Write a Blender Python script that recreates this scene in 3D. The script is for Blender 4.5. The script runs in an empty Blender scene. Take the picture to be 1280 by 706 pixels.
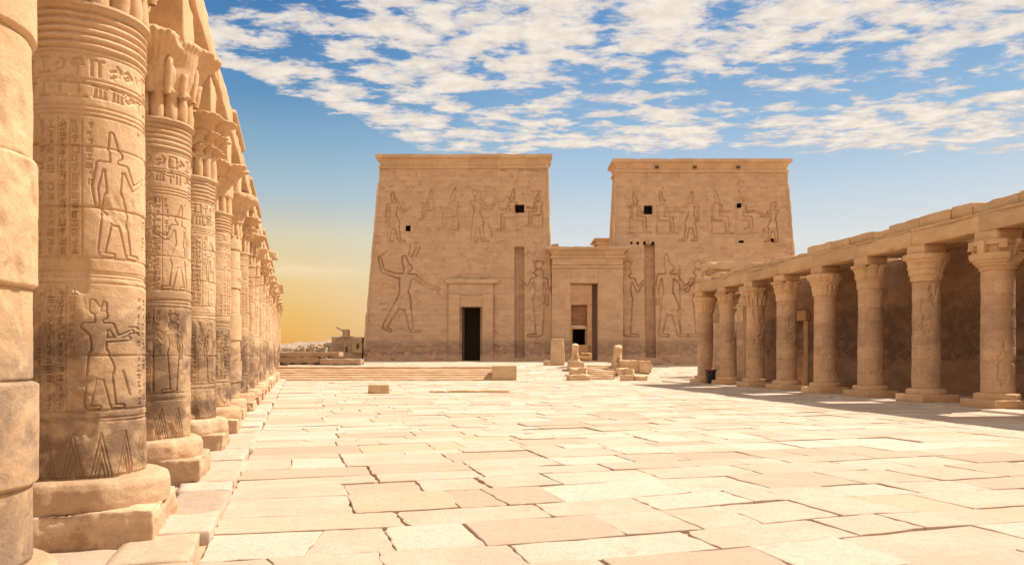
import bpy, math, random
import numpy as np
from mathutils import Vector

random.seed(7)
rng = np.random.default_rng(7)
scn = bpy.context.scene
COL = scn.collection
F, YH, EYE = 933.0, 446.0, 1.65          # focal length in px of a 1280 px frame, horizon row, eye height


def at(px, py, Y):
    """a point of the place at depth Y, from a pixel measured on the 1280 px photograph"""
    return ((px - 640) * Y / F, Y, EYE + (YH - py) * Y / F)


# ------------------------------------------------------------------ noise
def _hash(ix, iy, iz, seed):
    n = (ix.astype(np.int64) * 374761393 + iy.astype(np.int64) * 668265263 + iz.astype(np.int64) * 2147483647 + seed * 974634777) & 0xFFFFFFFF
    n = ((n ^ (n >> 13)) * 1274126177) & 0xFFFFFFFF
    n = (n ^ (n >> 16)) & 0xFFFFFFFF
    n = (n * 2246822519) & 0xFFFFFFFF
    n = n ^ (n >> 15)
    return n / 4294967295.0 * 2 - 1


def vn(x, y, z=0.0, seed=0):
    x, y, z = np.broadcast_arrays(np.asarray(x, float), np.asarray(y, float), np.asarray(z, float))
    ix, iy, iz = np.floor(x), np.floor(y), np.floor(z)
    fx, fy, fz = x - ix, y - iy, z - iz
    fx, fy, fz = [t * t * (3 - 2 * t) for t in (fx, fy, fz)]
    out = 0
    for a in (0, 1):
        for b in (0, 1):
            for c in (0, 1):
                w = (fx if a else 1 - fx) * (fy if b else 1 - fy) * (fz if c else 1 - fz)
                out = out + w * _hash(ix + a, iy + b, iz + c, seed)
    return out


def fbm(x, y, z=0.0, seed=0, o=3):
    s, a = 0, 1.0
    for k in range(o):
        f = 2.0 ** k
        s = s + a * vn(np.asarray(x) * f, np.asarray(y) * f, np.asarray(z) * f, seed + k * 17)
        a *= 0.5
    return s


def sstep(a, b, x):
    t = np.clip((np.asarray(x, float) - a) / (b - a), 0, 1)
    return t * t * (3 - 2 * t)


# ------------------------------------------------------------------ mesh building
class MB:
    def __init__(self):
        self.v, self.f, self.n, self.t = [], [], 0, []

    def add(self, verts, faces, tint=None):
        verts = np.asarray(verts, float)
        faces = faces if isinstance(faces, list) else [faces]
        for fa in faces:
            fa = np.asarray(fa, int)
            if fa.size == 0:
                continue
            self.f.append(fa + self.n)
            self.t.append(np.full(len(fa), 0.5 if tint is None else tint))
        self.v.append(verts)
        self.n += len(verts)
        return self

    def build(self, name, mat, parent=None, smooth=False, loc=None, rz=0.0, tint=False):
        me = bpy.data.meshes.new(name)
        V = np.concatenate(self.v)
        me.vertices.add(len(V))
        me.vertices.foreach_set('co', V.ravel())
        loops = np.concatenate([f.ravel() for f in self.f])
        sizes = np.concatenate([np.full(len(f), f.shape[1]) for f in self.f])
        me.loops.add(len(loops))
        me.loops.foreach_set('vertex_index', loops.astype(np.int32))
        me.polygons.add(len(sizes))
        starts = np.concatenate([[0], np.cumsum(sizes)[:-1]])
        me.polygons.foreach_set('loop_start', starts.astype(np.int32))
        me.polygons.foreach_set('loop_total', sizes.astype(np.int32))
        me.polygons.foreach_set('use_smooth', np.full(len(sizes), smooth))
        me.update(calc_edges=True)
        me.validate()
        if tint:
            at_ = me.attributes.new('tint', 'FLOAT', 'FACE')
            at_.data.foreach_set('value', np.concatenate(self.t).astype(np.float32))
        me.materials.append(mat)
        o = bpy.data.objects.new(name, me)
        COL.objects.link(o)
        if parent:
            o.parent = parent
        if loc is not None:
            o.location = loc
        o.rotation_euler = (0, 0, rz)
        return o


def grid_faces(nu, nv, wrap=False):
    i, j = np.meshgrid(np.arange(nu - (0 if wrap else 1)), np.arange(nv - 1), indexing='ij')
    i2 = (i + 1) % nu
    return np.stack([i * nv + j, i2 * nv + j, i2 * nv + j + 1, i * nv + j + 1], -1).reshape(-1, 4)


def axis_pts(h, r, step):
    r = min(r, h * 0.8)
    n = max(1, min(64, int((2 * h - 2 * r) / step)))
    return np.concatenate([[-h, -h + r * .3], np.linspace(-h + r, h - r, n + 1), [h - r * .3, h]])


def rbox(sx, sy, sz, r=0.03, amp=0.01, step=0.2, seed=0, freq=3.0, chip=0.0):
    """a worn stone block standing on z = 0: rounded edges, uneven faces, knocked-off corners"""
    ax = [axis_pts(s / 2, r, step) for s in (sx, sy, sz)]
    P, Q, base = [], [], 0
    for k in range(3):
        a, b = [(1, 2), (2, 0), (0, 1)][k]
        A, B = np.meshgrid(ax[a], ax[b], indexing='ij')
        for s in (-1, 1):
            p = np.zeros((A.size, 3))
            p[:, a], p[:, b], p[:, k] = A.ravel(), B.ravel(), s * (sx, sy, sz)[k] / 2
            fa = grid_faces(len(ax[a]), len(ax[b]))
            if s < 0:
                fa = fa[:, ::-1]
            P.append(p); Q.append(fa + base); base += len(p)
    P, Q = np.concatenate(P), np.concatenate(Q)
    _, first, inv = np.unique(np.round(P * 1e4).astype(np.int64), axis=0, return_index=True, return_inverse=True)
    inv = inv.ravel()
    P, Q = P[first], inv[Q]
    h = np.array([sx, sy, sz]) / 2
    rr = np.minimum(r, h * .8)
    c = np.clip(P, -(h - rr), h - rr)
    d = P - c
    L = np.linalg.norm(d / rr, axis=1, keepdims=True)
    N = np.where(L > 1e-6, d / np.maximum(L, 1e-6), 0)
    nz = np.linalg.norm(N, axis=1, keepdims=True)
    P2 = c + N
    Nn = np.where(nz > 1e-6, N / np.maximum(nz, 1e-6), 0)
    fz = freq
    disp = amp * fbm(P2[:, 0] * fz + 11.3 * seed, P2[:, 1] * fz, P2[:, 2] * fz, seed, 4)
    if chip > 0:
        e = np.sort(h - np.abs(P), axis=1)[:, 1]             # distance to the nearest edge
        m = np.exp(-(e / (chip * 1.2)) ** 2) * np.maximum(0, vn(P[:, 0] * 2.7 + seed, P[:, 1] * 2.7, P[:, 2] * 2.7, seed + 5))
        disp = disp - chip * 1.5 * m
    P2 = P2 + Nn * disp[:, None]
    P2[:, 2] += sz / 2
    return P2, Q


def xf(P, loc=(0, 0, 0), rz=0.0, tilt=(0, 0)):
    P = np.array(P, float)
    if tilt[0] or tilt[1]:
        P[:, 2] += P[:, 0] * tilt[0] + P[:, 1] * tilt[1]
    c, s = math.cos(rz), math.sin(rz)
    x, y = P[:, 0] * c - P[:, 1] * s, P[:, 0] * s + P[:, 1] * c
    return np.stack([x + loc[0], y + loc[1], P[:, 2] + loc[2]], 1)


def revolve(prof, nth, rfun=None):
    """prof: (m,2) radius, z ; rfun(theta, k, r) -> radius"""
    prof = np.asarray(prof, float)
    th = np.linspace(0, 2 * np.pi, nth, endpoint=False)
    T, K = np.meshgrid(th, np.arange(len(prof)), indexing='ij')
    R = prof[:, 0][K]
    Z = prof[:, 1][K]
    if rfun is not None:
        R, Z = rfun(T, K, R, Z)
    V = np.stack([R * np.cos(T), R * np.sin(T), Z], -1).reshape(-1, 3)
    return V, grid_faces(nth, len(prof), True)


def smooth_prof(pts, n):
    pts = np.asarray(pts, float)
    d = np.concatenate([[0], np.cumsum(np.linalg.norm(np.diff(pts, axis=0), axis=1))])
    t = np.linspace(0, d[-1], n)
    return np.stack([np.interp(t, d, pts[:, 0]), np.interp(t, d, pts[:, 1])], 1)


def tag(o, label=None, cat=None, group=None, kind=None):
    if label: o['label'] = label
    if cat: o['category'] = cat
    if group: o['group'] = group
    if kind: o['kind'] = kind
    return o


def empty(name, loc, rz, label, cat, group=None):
    o = bpy.data.objects.new(name, None)
    o.empty_display_size = 0.3
    COL.objects.link(o)
    o.location = loc
    o.rotation_euler = (0, 0, rz)
    return tag(o, label, cat, group)


KIDS = {}


def kids(o):
    return list(o.children)


def copy_tree(o, parent=None):
    c = o.copy()
    COL.objects.link(c)
    c.parent = parent
    for ch in kids(o):
        copy_tree(ch, c)
    return c


# ------------------------------------------------------------------ materials
class NT:
    def __init__(self, nt):
        self.nt = nt

    def n(self, t, **kw):
        nd = self.nt.nodes.new(t)
        for k, v in kw.items():
            if hasattr(nd, k):
                setattr(nd, k, v)
        return nd

    def set(self, sock, v):
        if isinstance(v, bpy.types.NodeSocket):
            self.nt.links.new(v, sock)
        elif v is not None:
            sock.default_value = v

    def m(self, op, a, b=None, c=None, clamp=False):
        nd = self.n('ShaderNodeMath', operation=op)
        nd.use_clamp = clamp
        self.set(nd.inputs[0], a)
        if b is not None: self.set(nd.inputs[1], b)
        if c is not None: self.set(nd.inputs[2], c)
        return nd.outputs[0]

    def mix(self, f, a, b, blend='MIX'):
        nd = self.n('ShaderNodeMix', data_type='RGBA', blend_type=blend)
        self.set(nd.inputs[0], f)
        self.set(nd.inputs[6], (*a, 1) if isinstance(a, tuple) and len(a) == 3 else a)
        self.set(nd.inputs[7], (*b, 1) if isinstance(b, tuple) and len(b) == 3 else b)
        return nd.outputs[2]

    def rng(self, v, a, b, c=0.0, d=1.0, smooth=True):
        nd = self.n('ShaderNodeMapRange', interpolation_type='SMOOTHSTEP' if smooth else 'LINEAR')
        self.set(nd.inputs[0], v)
        for i, x in enumerate((a, b, c, d)):
            self.set(nd.inputs[i + 1], x)
        return nd.outputs[0]

    def noise(self, vec, scale, detail=4, rough=.55, dist=0.0, dims='3D'):
        nd = self.n('ShaderNodeTexNoise', noise_dimensions=dims)
        self.set(nd.inputs['Vector'], vec)
        nd.inputs['Scale'].default_value = scale
        nd.inputs['Detail'].default_value = detail
        nd.inputs['Roughness'].default_value = rough
        nd.inputs['Distortion'].default_value = dist
        return nd.outputs[0]

    def scale(self, vec, s, off=None):
        nd = self.n('ShaderNodeVectorMath', operation='MULTIPLY')
        self.set(nd.inputs[0], vec)
        nd.inputs[1].default_value = s
        return nd.outputs[0]

    def add(self, a, b):
        nd = self.n('ShaderNodeVectorMath', operation='ADD')
        self.set(nd.inputs[0], a); self.set(nd.inputs[1], b)
        return nd.outputs[0]

    def comb(self, x, y, z=0.0):
        nd = self.n('ShaderNodeCombineXYZ')
        for i, v in enumerate((x, y, z)):
            self.set(nd.inputs[i], v)
        return nd.outputs[0]

    def sep(self, v):
        nd = self.n('ShaderNodeSeparateXYZ')
        self.set(nd.inputs[0], v)
        return nd.outputs


def stone(name, c1, c2, stain=None, band=None, courses=None, streak=1.0, bump=0.35, grain=1.0, tint=None,
          stain_amt=0.5, joint=(.12, .07, .04), vary=1.0, rand=True, rough=.9, tintcols=None, joint_mix=.55):
    """sandstone. band = (z0, z1, colour, amount) a water-stained belt; courses = (mode, block_w, row_h)"""
    mat = bpy.data.materials.new(name)
    mat.use_nodes = True
    nt = mat.node_tree
    nt.nodes.clear()
    g = NT(nt)
    out = g.n('ShaderNodeOutputMaterial')
    bs = g.n('ShaderNodeBsdfPrincipled')
    nt.links.new(bs.outputs[0], out.inputs[0])
    tc = g.n('ShaderNodeTexCoord').outputs['Object']
    oi = g.n('ShaderNodeObjectInfo')
    rnd = oi.outputs['Random']
    P = tc
    if rand:
        off = g.comb(g.m('MULTIPLY', rnd, 37.0), g.m('MULTIPLY', rnd, 91.0), 0.0)
        P = g.add(tc, off)
    x, y, z = g.sep(tc)
    # broad tone, horizontally bedded
    n1 = g.noise(g.scale(P, (1, 1, 2.2 * streak)), 0.9, 5, .6, .3)
    colr = g.mix(g.rng(n1, .33, .68), c1, c2)
    n2 = g.noise(g.scale(P, (.35, .35, 5.0)), 2.2, 4, .6, .4)
    colr = g.mix(g.rng(n2, .45, .72, 0, .35), colr, tuple(c * .72 for c in c2))
    # block courses
    jmask = None
    if courses:
        mode, bw, rh = courses
        if mode == 'cyl':
            a = g.m('MULTIPLY', g.m('ARCTAN2', y, x), .5)
            vec = g.comb(g.m('ADD', a, g.m('MULTIPLY', rnd, 3.0)), z)
        elif mode == 'xz':
            vec = g.comb(g.m('ADD', x, g.m('MULTIPLY', y, .999)), z)
        else:
            vec = g.comb(x, y)
        br = g.n('ShaderNodeTexBrick')
        wob = g.noise(P, .8, 2)
        wv = g.add(vec, g.comb(0.0, g.m('MULTIPLY', g.m('SUBTRACT', wob, .5), .10), 0.0))
        g.set(br.inputs['Vector'], wv)
        br.inputs['Scale'].default_value = 1.0
        br.inputs['Brick Width'].default_value = bw
        br.inputs['Row Height'].default_value = rh
        br.inputs['Mortar Size'].default_value = .011
        br.inputs['Mortar Smooth'].default_value = .4
        br.inputs['Color1'].default_value = (0, 0, 0, 1)
        br.inputs['Color2'].default_value = (1, 1, 1, 1)
        br.inputs['Mortar'].default_value = (.5, .5, .5, 1)
        br.offset = .37; br.squash = 1.4; br.squash_frequency = 3
        jmask = br.outputs['Fac']
        jm = g.m('MULTIPLY', jmask, g.rng(g.noise(P, .55, 3), .36, .58))
        bt = g.m('MULTIPLY', br.outputs['Color'], 1.0)
        colr = g.mix(g.rng(bt, .35, 1.0, 0, .42 * vary), colr, tuple(c * .70 for c in c1))
        colr = g.mix(g.rng(bt, .0, .35, .28 * vary, 0), colr, tuple(min(1, c * 1.18) for c in c2))
        colr = g.mix(g.m('MULTIPLY', jm, joint_mix), colr, joint)
    if tint:
        at_ = g.n('ShaderNodeAttribute', attribute_name='tint').outputs['Fac']
        for k, (lo, hi, cc, am) in enumerate(tintcols):
            colr = g.mix(g.rng(at_, lo, hi, 0, am), colr, cc)
        P = g.add(P, g.comb(g.m('MULTIPLY', at_, 53.0), g.m('MULTIPLY', at_, 17.0), 0.0))
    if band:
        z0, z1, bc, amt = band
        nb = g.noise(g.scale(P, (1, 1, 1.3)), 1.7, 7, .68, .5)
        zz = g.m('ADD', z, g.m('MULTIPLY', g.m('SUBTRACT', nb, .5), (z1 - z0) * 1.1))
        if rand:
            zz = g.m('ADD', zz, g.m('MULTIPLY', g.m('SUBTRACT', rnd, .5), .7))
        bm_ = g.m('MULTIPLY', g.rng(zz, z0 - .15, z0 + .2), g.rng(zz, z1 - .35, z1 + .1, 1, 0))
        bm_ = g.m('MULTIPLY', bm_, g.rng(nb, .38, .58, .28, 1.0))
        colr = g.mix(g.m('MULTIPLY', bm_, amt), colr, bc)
    if stain:
        ns = g.noise(P, 1.1 if not tint else 1.9, 9, .74, .6)
        colr = g.mix(g.rng(ns, .56, .70, 0, stain_amt), colr, stain)
    ng = g.noise(P, 38 * grain, 6, .75)
    colr = g.mix(g.rng(ng, .3, .75, .0, .30), colr, tuple(c * .55 for c in c1), 'MIX')
    nm = g.noise(g.scale(P, (1, 1, 1.5)), 9.0, 8, .78)
    colr = g.mix(g.rng(nm, .47, .70, 0, .38), colr, tuple(c * .62 for c in c1))
    npale = g.noise(P, 4.5, 6, .7)
    colr = g.mix(g.rng(npale, .57, .75, 0, .35), colr, tuple(min(1, c * 1.35) for c in c2))
    if rand:
        hv = g.n('ShaderNodeHueSaturation')
        g.set(hv.inputs['Value'], g.rng(rnd, 0, 1, .92, 1.07, False))
        g.set(hv.inputs['Color'], colr)
        colr = hv.outputs[0]
    g.set(bs.inputs['Base Color'], colr)
    bs.inputs['Roughness'].default_value = rough
    bs.inputs['Specular IOR Level'].default_value = .15
    # relief of the surface
    h1 = g.m('MULTIPLY', g.noise(P, 4.0, 9, .72), .026)
    h2 = g.m('MULTIPLY', g.noise(P, 34, 6, .8), .012)
    vo = g.n('ShaderNodeTexVoronoi')
    g.set(vo.inputs['Vector'], P); vo.inputs['Scale'].default_value = 13
    pit = g.m('MULTIPLY', g.rng(vo.outputs['Distance'], .0, .22, -1, 0), g.m('MULTIPLY', g.rng(g.noise(P, 2.3, 2), .5, .65), .006))
    h = g.m('ADD', g.m('ADD', h1, h2), pit)
    if jmask is not None:
        h = g.m('SUBTRACT', h, g.m('MULTIPLY', jmask, .015))
    bp = g.n('ShaderNodeBump')
    bp.inputs['Strength'].default_value = bump
    bp.inputs['Distance'].default_value = 1.0
    g.set(bp.inputs['Height'], h)
    nt.links.new(bp.outputs[0], bs.inputs['Normal'])
    return mat


def plain(name, c, rough=.8):
    mat = bpy.data.materials.new(name)
    mat.use_nodes = True
    g = NT(mat.node_tree)
    bs = mat.node_tree.nodes['Principled BSDF']
    tc = g.n('ShaderNodeTexCoord').outputs['Object']
    n = g.noise(tc, 6, 4)
    g.set(bs.inputs['Base Color'], g.mix(g.rng(n, .3, .7), tuple(x * .75 for x in c), tuple(min(1, x * 1.15) for x in c)))
    bs.inputs['Roughness'].default_value = rough
    return mat


GREY = (.195, .125, .080)
M_COL = stone('carved_sandstone', (.57, .36, .20), (.69, .475, .29), stain=(.30, .185, .11), stain_amt=.5, band=(.80, 2.5, GREY, 1.0), bump=.85, grain=1.3)
M_BASE = stone('base_sandstone', (.57, .36, .21), (.71, .50, .32), stain=(.33, .19, .10), stain_amt=.8, bump=.9)
M_CAP = stone('capital_sandstone', (.60, .37, .19), (.70, .46, .26), stain=(.42, .24, .12), stain_amt=.45, bump=.6)
M_NEAR = stone('plain_drum_sandstone', (.60, .38, .20), (.68, .47, .28), stain=(.33, .21, .13), stain_amt=.35, band=(.6, 2.2, (.20, .14, .11), .85), bump=.7)
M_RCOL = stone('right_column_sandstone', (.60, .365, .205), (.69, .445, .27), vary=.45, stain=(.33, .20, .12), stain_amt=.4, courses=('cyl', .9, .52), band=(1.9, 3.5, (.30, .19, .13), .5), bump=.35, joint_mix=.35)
M_RCAP = stone('right_capital_sandstone', (.64, .39, .205), (.71, .46, .26), stain=(.38, .23, .13), stain_amt=.3, bump=.35)
M_PYL = stone('pylon_sandstone', (.54, .34, .21), (.62, .41, .265), stain=(.33, .20, .12), stain_amt=.6, vary=.55, courses=('xz', 1.25, .56), band=(1.9, 3.5, (.20, .13, .10), .65), bump=.4, rand=False, joint=(.27, .155, .09), joint_mix=.5)
M_CORN = stone('cornice_sandstone', (.56, .36, .21), (.66, .45, .28), stain=(.28, .18, .11), stain_amt=.5, courses=('xz', 1.6, 5), bump=.4, rand=False)
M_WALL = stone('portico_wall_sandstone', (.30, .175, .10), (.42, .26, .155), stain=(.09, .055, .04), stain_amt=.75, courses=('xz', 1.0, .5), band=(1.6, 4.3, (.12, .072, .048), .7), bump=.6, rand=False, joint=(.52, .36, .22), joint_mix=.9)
M_BEAM = stone('beam_sandstone', (.56, .34, .18), (.66, .44, .25), stain=(.36, .22, .13), stain_amt=.4, bump=.35)
M_BLOCK = stone('block_sandstone', (.60, .39, .22), (.72, .52, .33), stain=(.40, .24, .14), stain_amt=.4, bump=.5)
M_STEP = stone('step_sandstone', (.52, .32, .18), (.64, .43, .26), stain=(.34, .20, .12), stain_amt=.5, bump=.5)
M_PAVE = stone('paving_sandstone', (.575, .435, .315), (.65, .515, .39), stain=(.46, .335, .225), stain_amt=.75, bump=1.0, grain=.55, rand=False, tint=True,
               tintcols=[(.62, .74, (.68, .575, .46), .6), (.82, .86, (.55, .375, .22), .6), (.93, .95, (.43, .32, .24), .6), (.24, .10, (.50, .355, .245), .6)])
M_SAND = stone('sandy_ground', (.46, .30, .17), (.58, .41, .26), stain=(.34, .2, .11), bump=.6, rand=False)
M_RUIN = stone('ruin_stone', (.44, .29, .18), (.58, .40, .26), stain=(.25, .16, .11), stain_amt=.5, courses=('xz', .7, .35), bump=.6, rand=False)
M_HILL = stone('hill_rock', (.30, .21, .14), (.48, .36, .25), stain=(.16, .11, .08), stain_amt=.8, bump=.8, rand=False, grain=.1)
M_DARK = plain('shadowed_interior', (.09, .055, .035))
M_WOOD_SHADE = plain('wood_and_jamb_shade', (.16, .085, .045))  # wood of the tower door, also the brown painted as gate jamb shade
M_SACK = plain('black_plastic', (.012, .011, .013), .45)
M_RIM = plain('maroon_plastic', (.16, .02, .06), .5)

# ------------------------------------------------------------------ carved figures (2-D distance fields)
def cap(x, z, x1, z1, x2, z2, r1, r2=None):
    r2 = r1 if r2 is None else r2
    dx, dz = x2 - x1, z2 - z1
    L = dx * dx + dz * dz + 1e-9
    t = np.clip(((x - x1) * dx + (z - z1) * dz) / L, 0, 1)
    return np.hypot(x - x1 - t * dx, z - z1 - t * dz) - (r1 + (r2 - r1) * t)


FIG = {
 'stand': ([(-.03, .50, -.10, .05, .055, .03), (.04, .50, .13, .05, .055, .03), (-.10, .02, -.01, .015, .02), (.13, .02, .24, .015, .02),
            (0, .56, .03, .38, .065, .11), (0, .56, 0, .74, .06, .08), (-.11, .77, .11, .77, .035), (0, .80, .005, .86, .035, .04),
            (.01, .87, .03, .875, .048), (-.005, .92, -.02, 1.04, .045, .022),
            (.11, .77, .19, .62, .03, .025), (.19, .62, .33, .70, .025, .02), (-.11, .77, -.15, .58, .03, .024), (-.15, .58, -.13, .43, .024, .02)],
           [(.33, .70, .36, .74), (-.13, .43, -.05, .36)]),
 'offer': ([(-.03, .50, -.09, .05, .055, .03), (.04, .50, .12, .05, .055, .03), (-.09, .02, .0, .015, .02), (.12, .02, .22, .015, .02),
            (0, .56, .03, .38, .065, .11), (0, .56, 0, .74, .06, .08), (-.11, .77, .11, .77, .035), (0, .80, .005, .86, .035, .04),
            (.01, .87, .03, .875, .048), (-.03, .93, -.05, .99, .05, .03), (.04, .93, .05, .98, .03, .02),
            (.11, .77, .17, .66, .03, .025), (.17, .66, .34, .73, .025, .02), (-.11, .77, .0, .64, .03, .024), (.0, .64, .30, .66, .024, .02)],
           [(.30, .77, .42, .77), (.30, .70, .42, .72), (.22, .35, .30, .12)]),
 'goddess': ([(0, .50, .0, .05, .08, .05), (0, .02, .14, .015, .02), (0, .50, 0, .60, .085, .055), (0, .60, 0, .74, .055, .07),
              (-.09, .75, .09, .75, .03), (0, .79, .0, .83, .03), (.005, .85, .02, .855, .045), (-.03, .80, -.035, .86, .03),
              (0, .955, 0, .96, .055), (.09, .75, .15, .62, .026), (.15, .62, .23, .74, .022, .018), (-.09, .75, -.12, .58, .026), (-.12, .58, -.11, .44, .022)],
             [(-.07, 1.01, -.05, .93), (.07, 1.01, .05, .93), (.25, .95, .25, .02)]),
 'seat': ([(-.06, .42, -.05, .66, .07, .075), (-.14, .68, .04, .68, .032), (-.05, .72, -.04, .78, .03), (-.04, .80, -.02, .805, .05),
           (-.05, .86, -.08, 1.02, .045, .02), (-.06, .40, .17, .40, .06, .045), (.17, .40, .20, .10, .042, .03), (.20, .06, .31, .055, .02),
           (.04, .68, .09, .53, .026), (.09, .53, .24, .56, .022), (-.14, .68, -.13, .52, .026)],
          [(-.17, .34, .13, .34), (-.17, .34, -.17, .04), (-.17, .04, .33, .04), (.13, .34, .13, .04), (-.17, .34, -.17, .46)]),
 'smite': ([(-.02, .48, -.24, .10, .055, .035), (.03, .48, .10, .06, .055, .032), (-.26, .07, -.18, .03, .022), (.10, .02, .20, .015, .02),
            (0, .54, .0, .40, .065, .10), (0, .54, .02, .72, .06, .085), (-.10, .76, .14, .75, .035), (.02, .79, .03, .84, .035),
            (.04, .86, .06, .865, .05), (.02, .92, .0, 1.0, .045, .03),
            (-.10, .76, -.28, .82, .032, .026), (-.28, .82, -.33, 1.0, .026, .022), (.14, .75, .30, .62, .03, .025), (.30, .62, .46, .58, .024, .02)],
           [(-.33, 1.0, -.22, 1.10), (.46, .50, .46, .66), (.1, 1.02, .16, 1.14), (.16, 1.02, .21, 1.14), (.06, 1.04, .08, 1.16)]),
}


def carve(H, X, Z, kind, cx, z0, hgt, depth, w, flip=1, body=0.0):
    caps, lines = FIG[kind]
    x = (X - cx) / hgt * flip
    z = (Z - z0) / hgt
    m = (np.abs(x) < .62) & (z > -.08) & (z < 1.25)
    if not m.any():
        return
    xs, zs = x[m], z[m]
    s = np.full(xs.shape, 9.0)
    for c in caps:
        s = np.minimum(s, cap(xs, zs, *c))
    s = s * hgt
    d = -depth * np.where(s > 0, np.exp(-(s / (w * .5)) ** 2), np.exp(-(s / (w * 1.5)) ** 2))
    if body:
        d = d + body * np.clip(-s / (.045 * hgt), 0, 1) ** .8
        inner = np.full(xs.shape, 9.0)                       # belt, collar and hem lines inside the body
        for c in [(-.1, .55, .1, .55, 0.001), (-.12, .36, .15, .33, .001), (-.08, .73, .08, .73, .001)]:
            inner = np.minimum(inner, cap(xs, zs, *c))
        d = d - depth * .4 * np.exp(-(inner * hgt / (w * .7)) ** 2) * (s < 0)
    l = np.full(xs.shape, 9.0)
    for c in lines:
        l = np.minimum(l, cap(xs, zs, *c, .001))
    d = np.minimum(d, -depth * .8 * np.exp(-(l * hgt / (w * .85)) ** 2)) + np.maximum(d, 0) * 0
    H[m] += d


GLY = [
 [(0, .15, .8, .15), (0, .5, .8, .5), (0, .85, .8, .85)],
 [(.4, .1, .4, .6), (.15, .6, .65, .6), (.25, .8, .55, .95), (.55, .95, .6, .75)],
 [(.1, .3, .3, .7), (.3, .7, .5, .3), (.5, .3, .7, .7)],
 [(.1, .1, .1, .9), (.1, .9, .7, .9), (.7, .9, .7, .1), (.7, .1, .1, .1)],
 [(.15, .15, .6, .35), (.6, .35, .7, .7), (.7, .7, .5, .85), (.15, .5, .4, .6), (.3, .15, .3, .3)],
 [(.1, .5, .4, .75), (.4, .75, .75, .5), (.75, .5, .4, .3), (.4, .3, .1, .5), (.4, .5, .42, .52)],
 [(.2, .1, .2, .85), (.2, .85, .4, .9), (.55, .1, .55, .85), (.55, .85, .75, .9)],
 [(.15, .2, .7, .2), (.2, .2, .25, .6), (.45, .2, .45, .6), (.65, .2, .65, .6), (.1, .8, .75, .7)],
 [(.4, .35, .4, .9), (.2, .9, .65, .9), (.1, .15, .75, .15)],
]


def glyph(H, X, Z, x0, z0, s, depth, w, k):
    m = (X > x0 - .1 * s) & (X < x0 + 1.05 * s) & (Z > z0 - .1 * s) & (Z < z0 + 1.1 * s)
    if not m.any():
        return
    x, z = (X[m] - x0) / s, (Z[m] - z0) / s
    l = np.full(x.shape, 9.0)
    for c in GLY[k]:
        l = np.minimum(l, cap(x, z, *c, .02))
    H[m] -= depth * np.exp(-(np.maximum(l, 0) * s / w) ** 2)


def groove(H, C, c0, depth, w):
    H -= depth * np.exp(-((C - c0) / w) ** 2)


# ------------------------------------------------------------------ columns of the left colonnade
RS = 0.478


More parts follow.
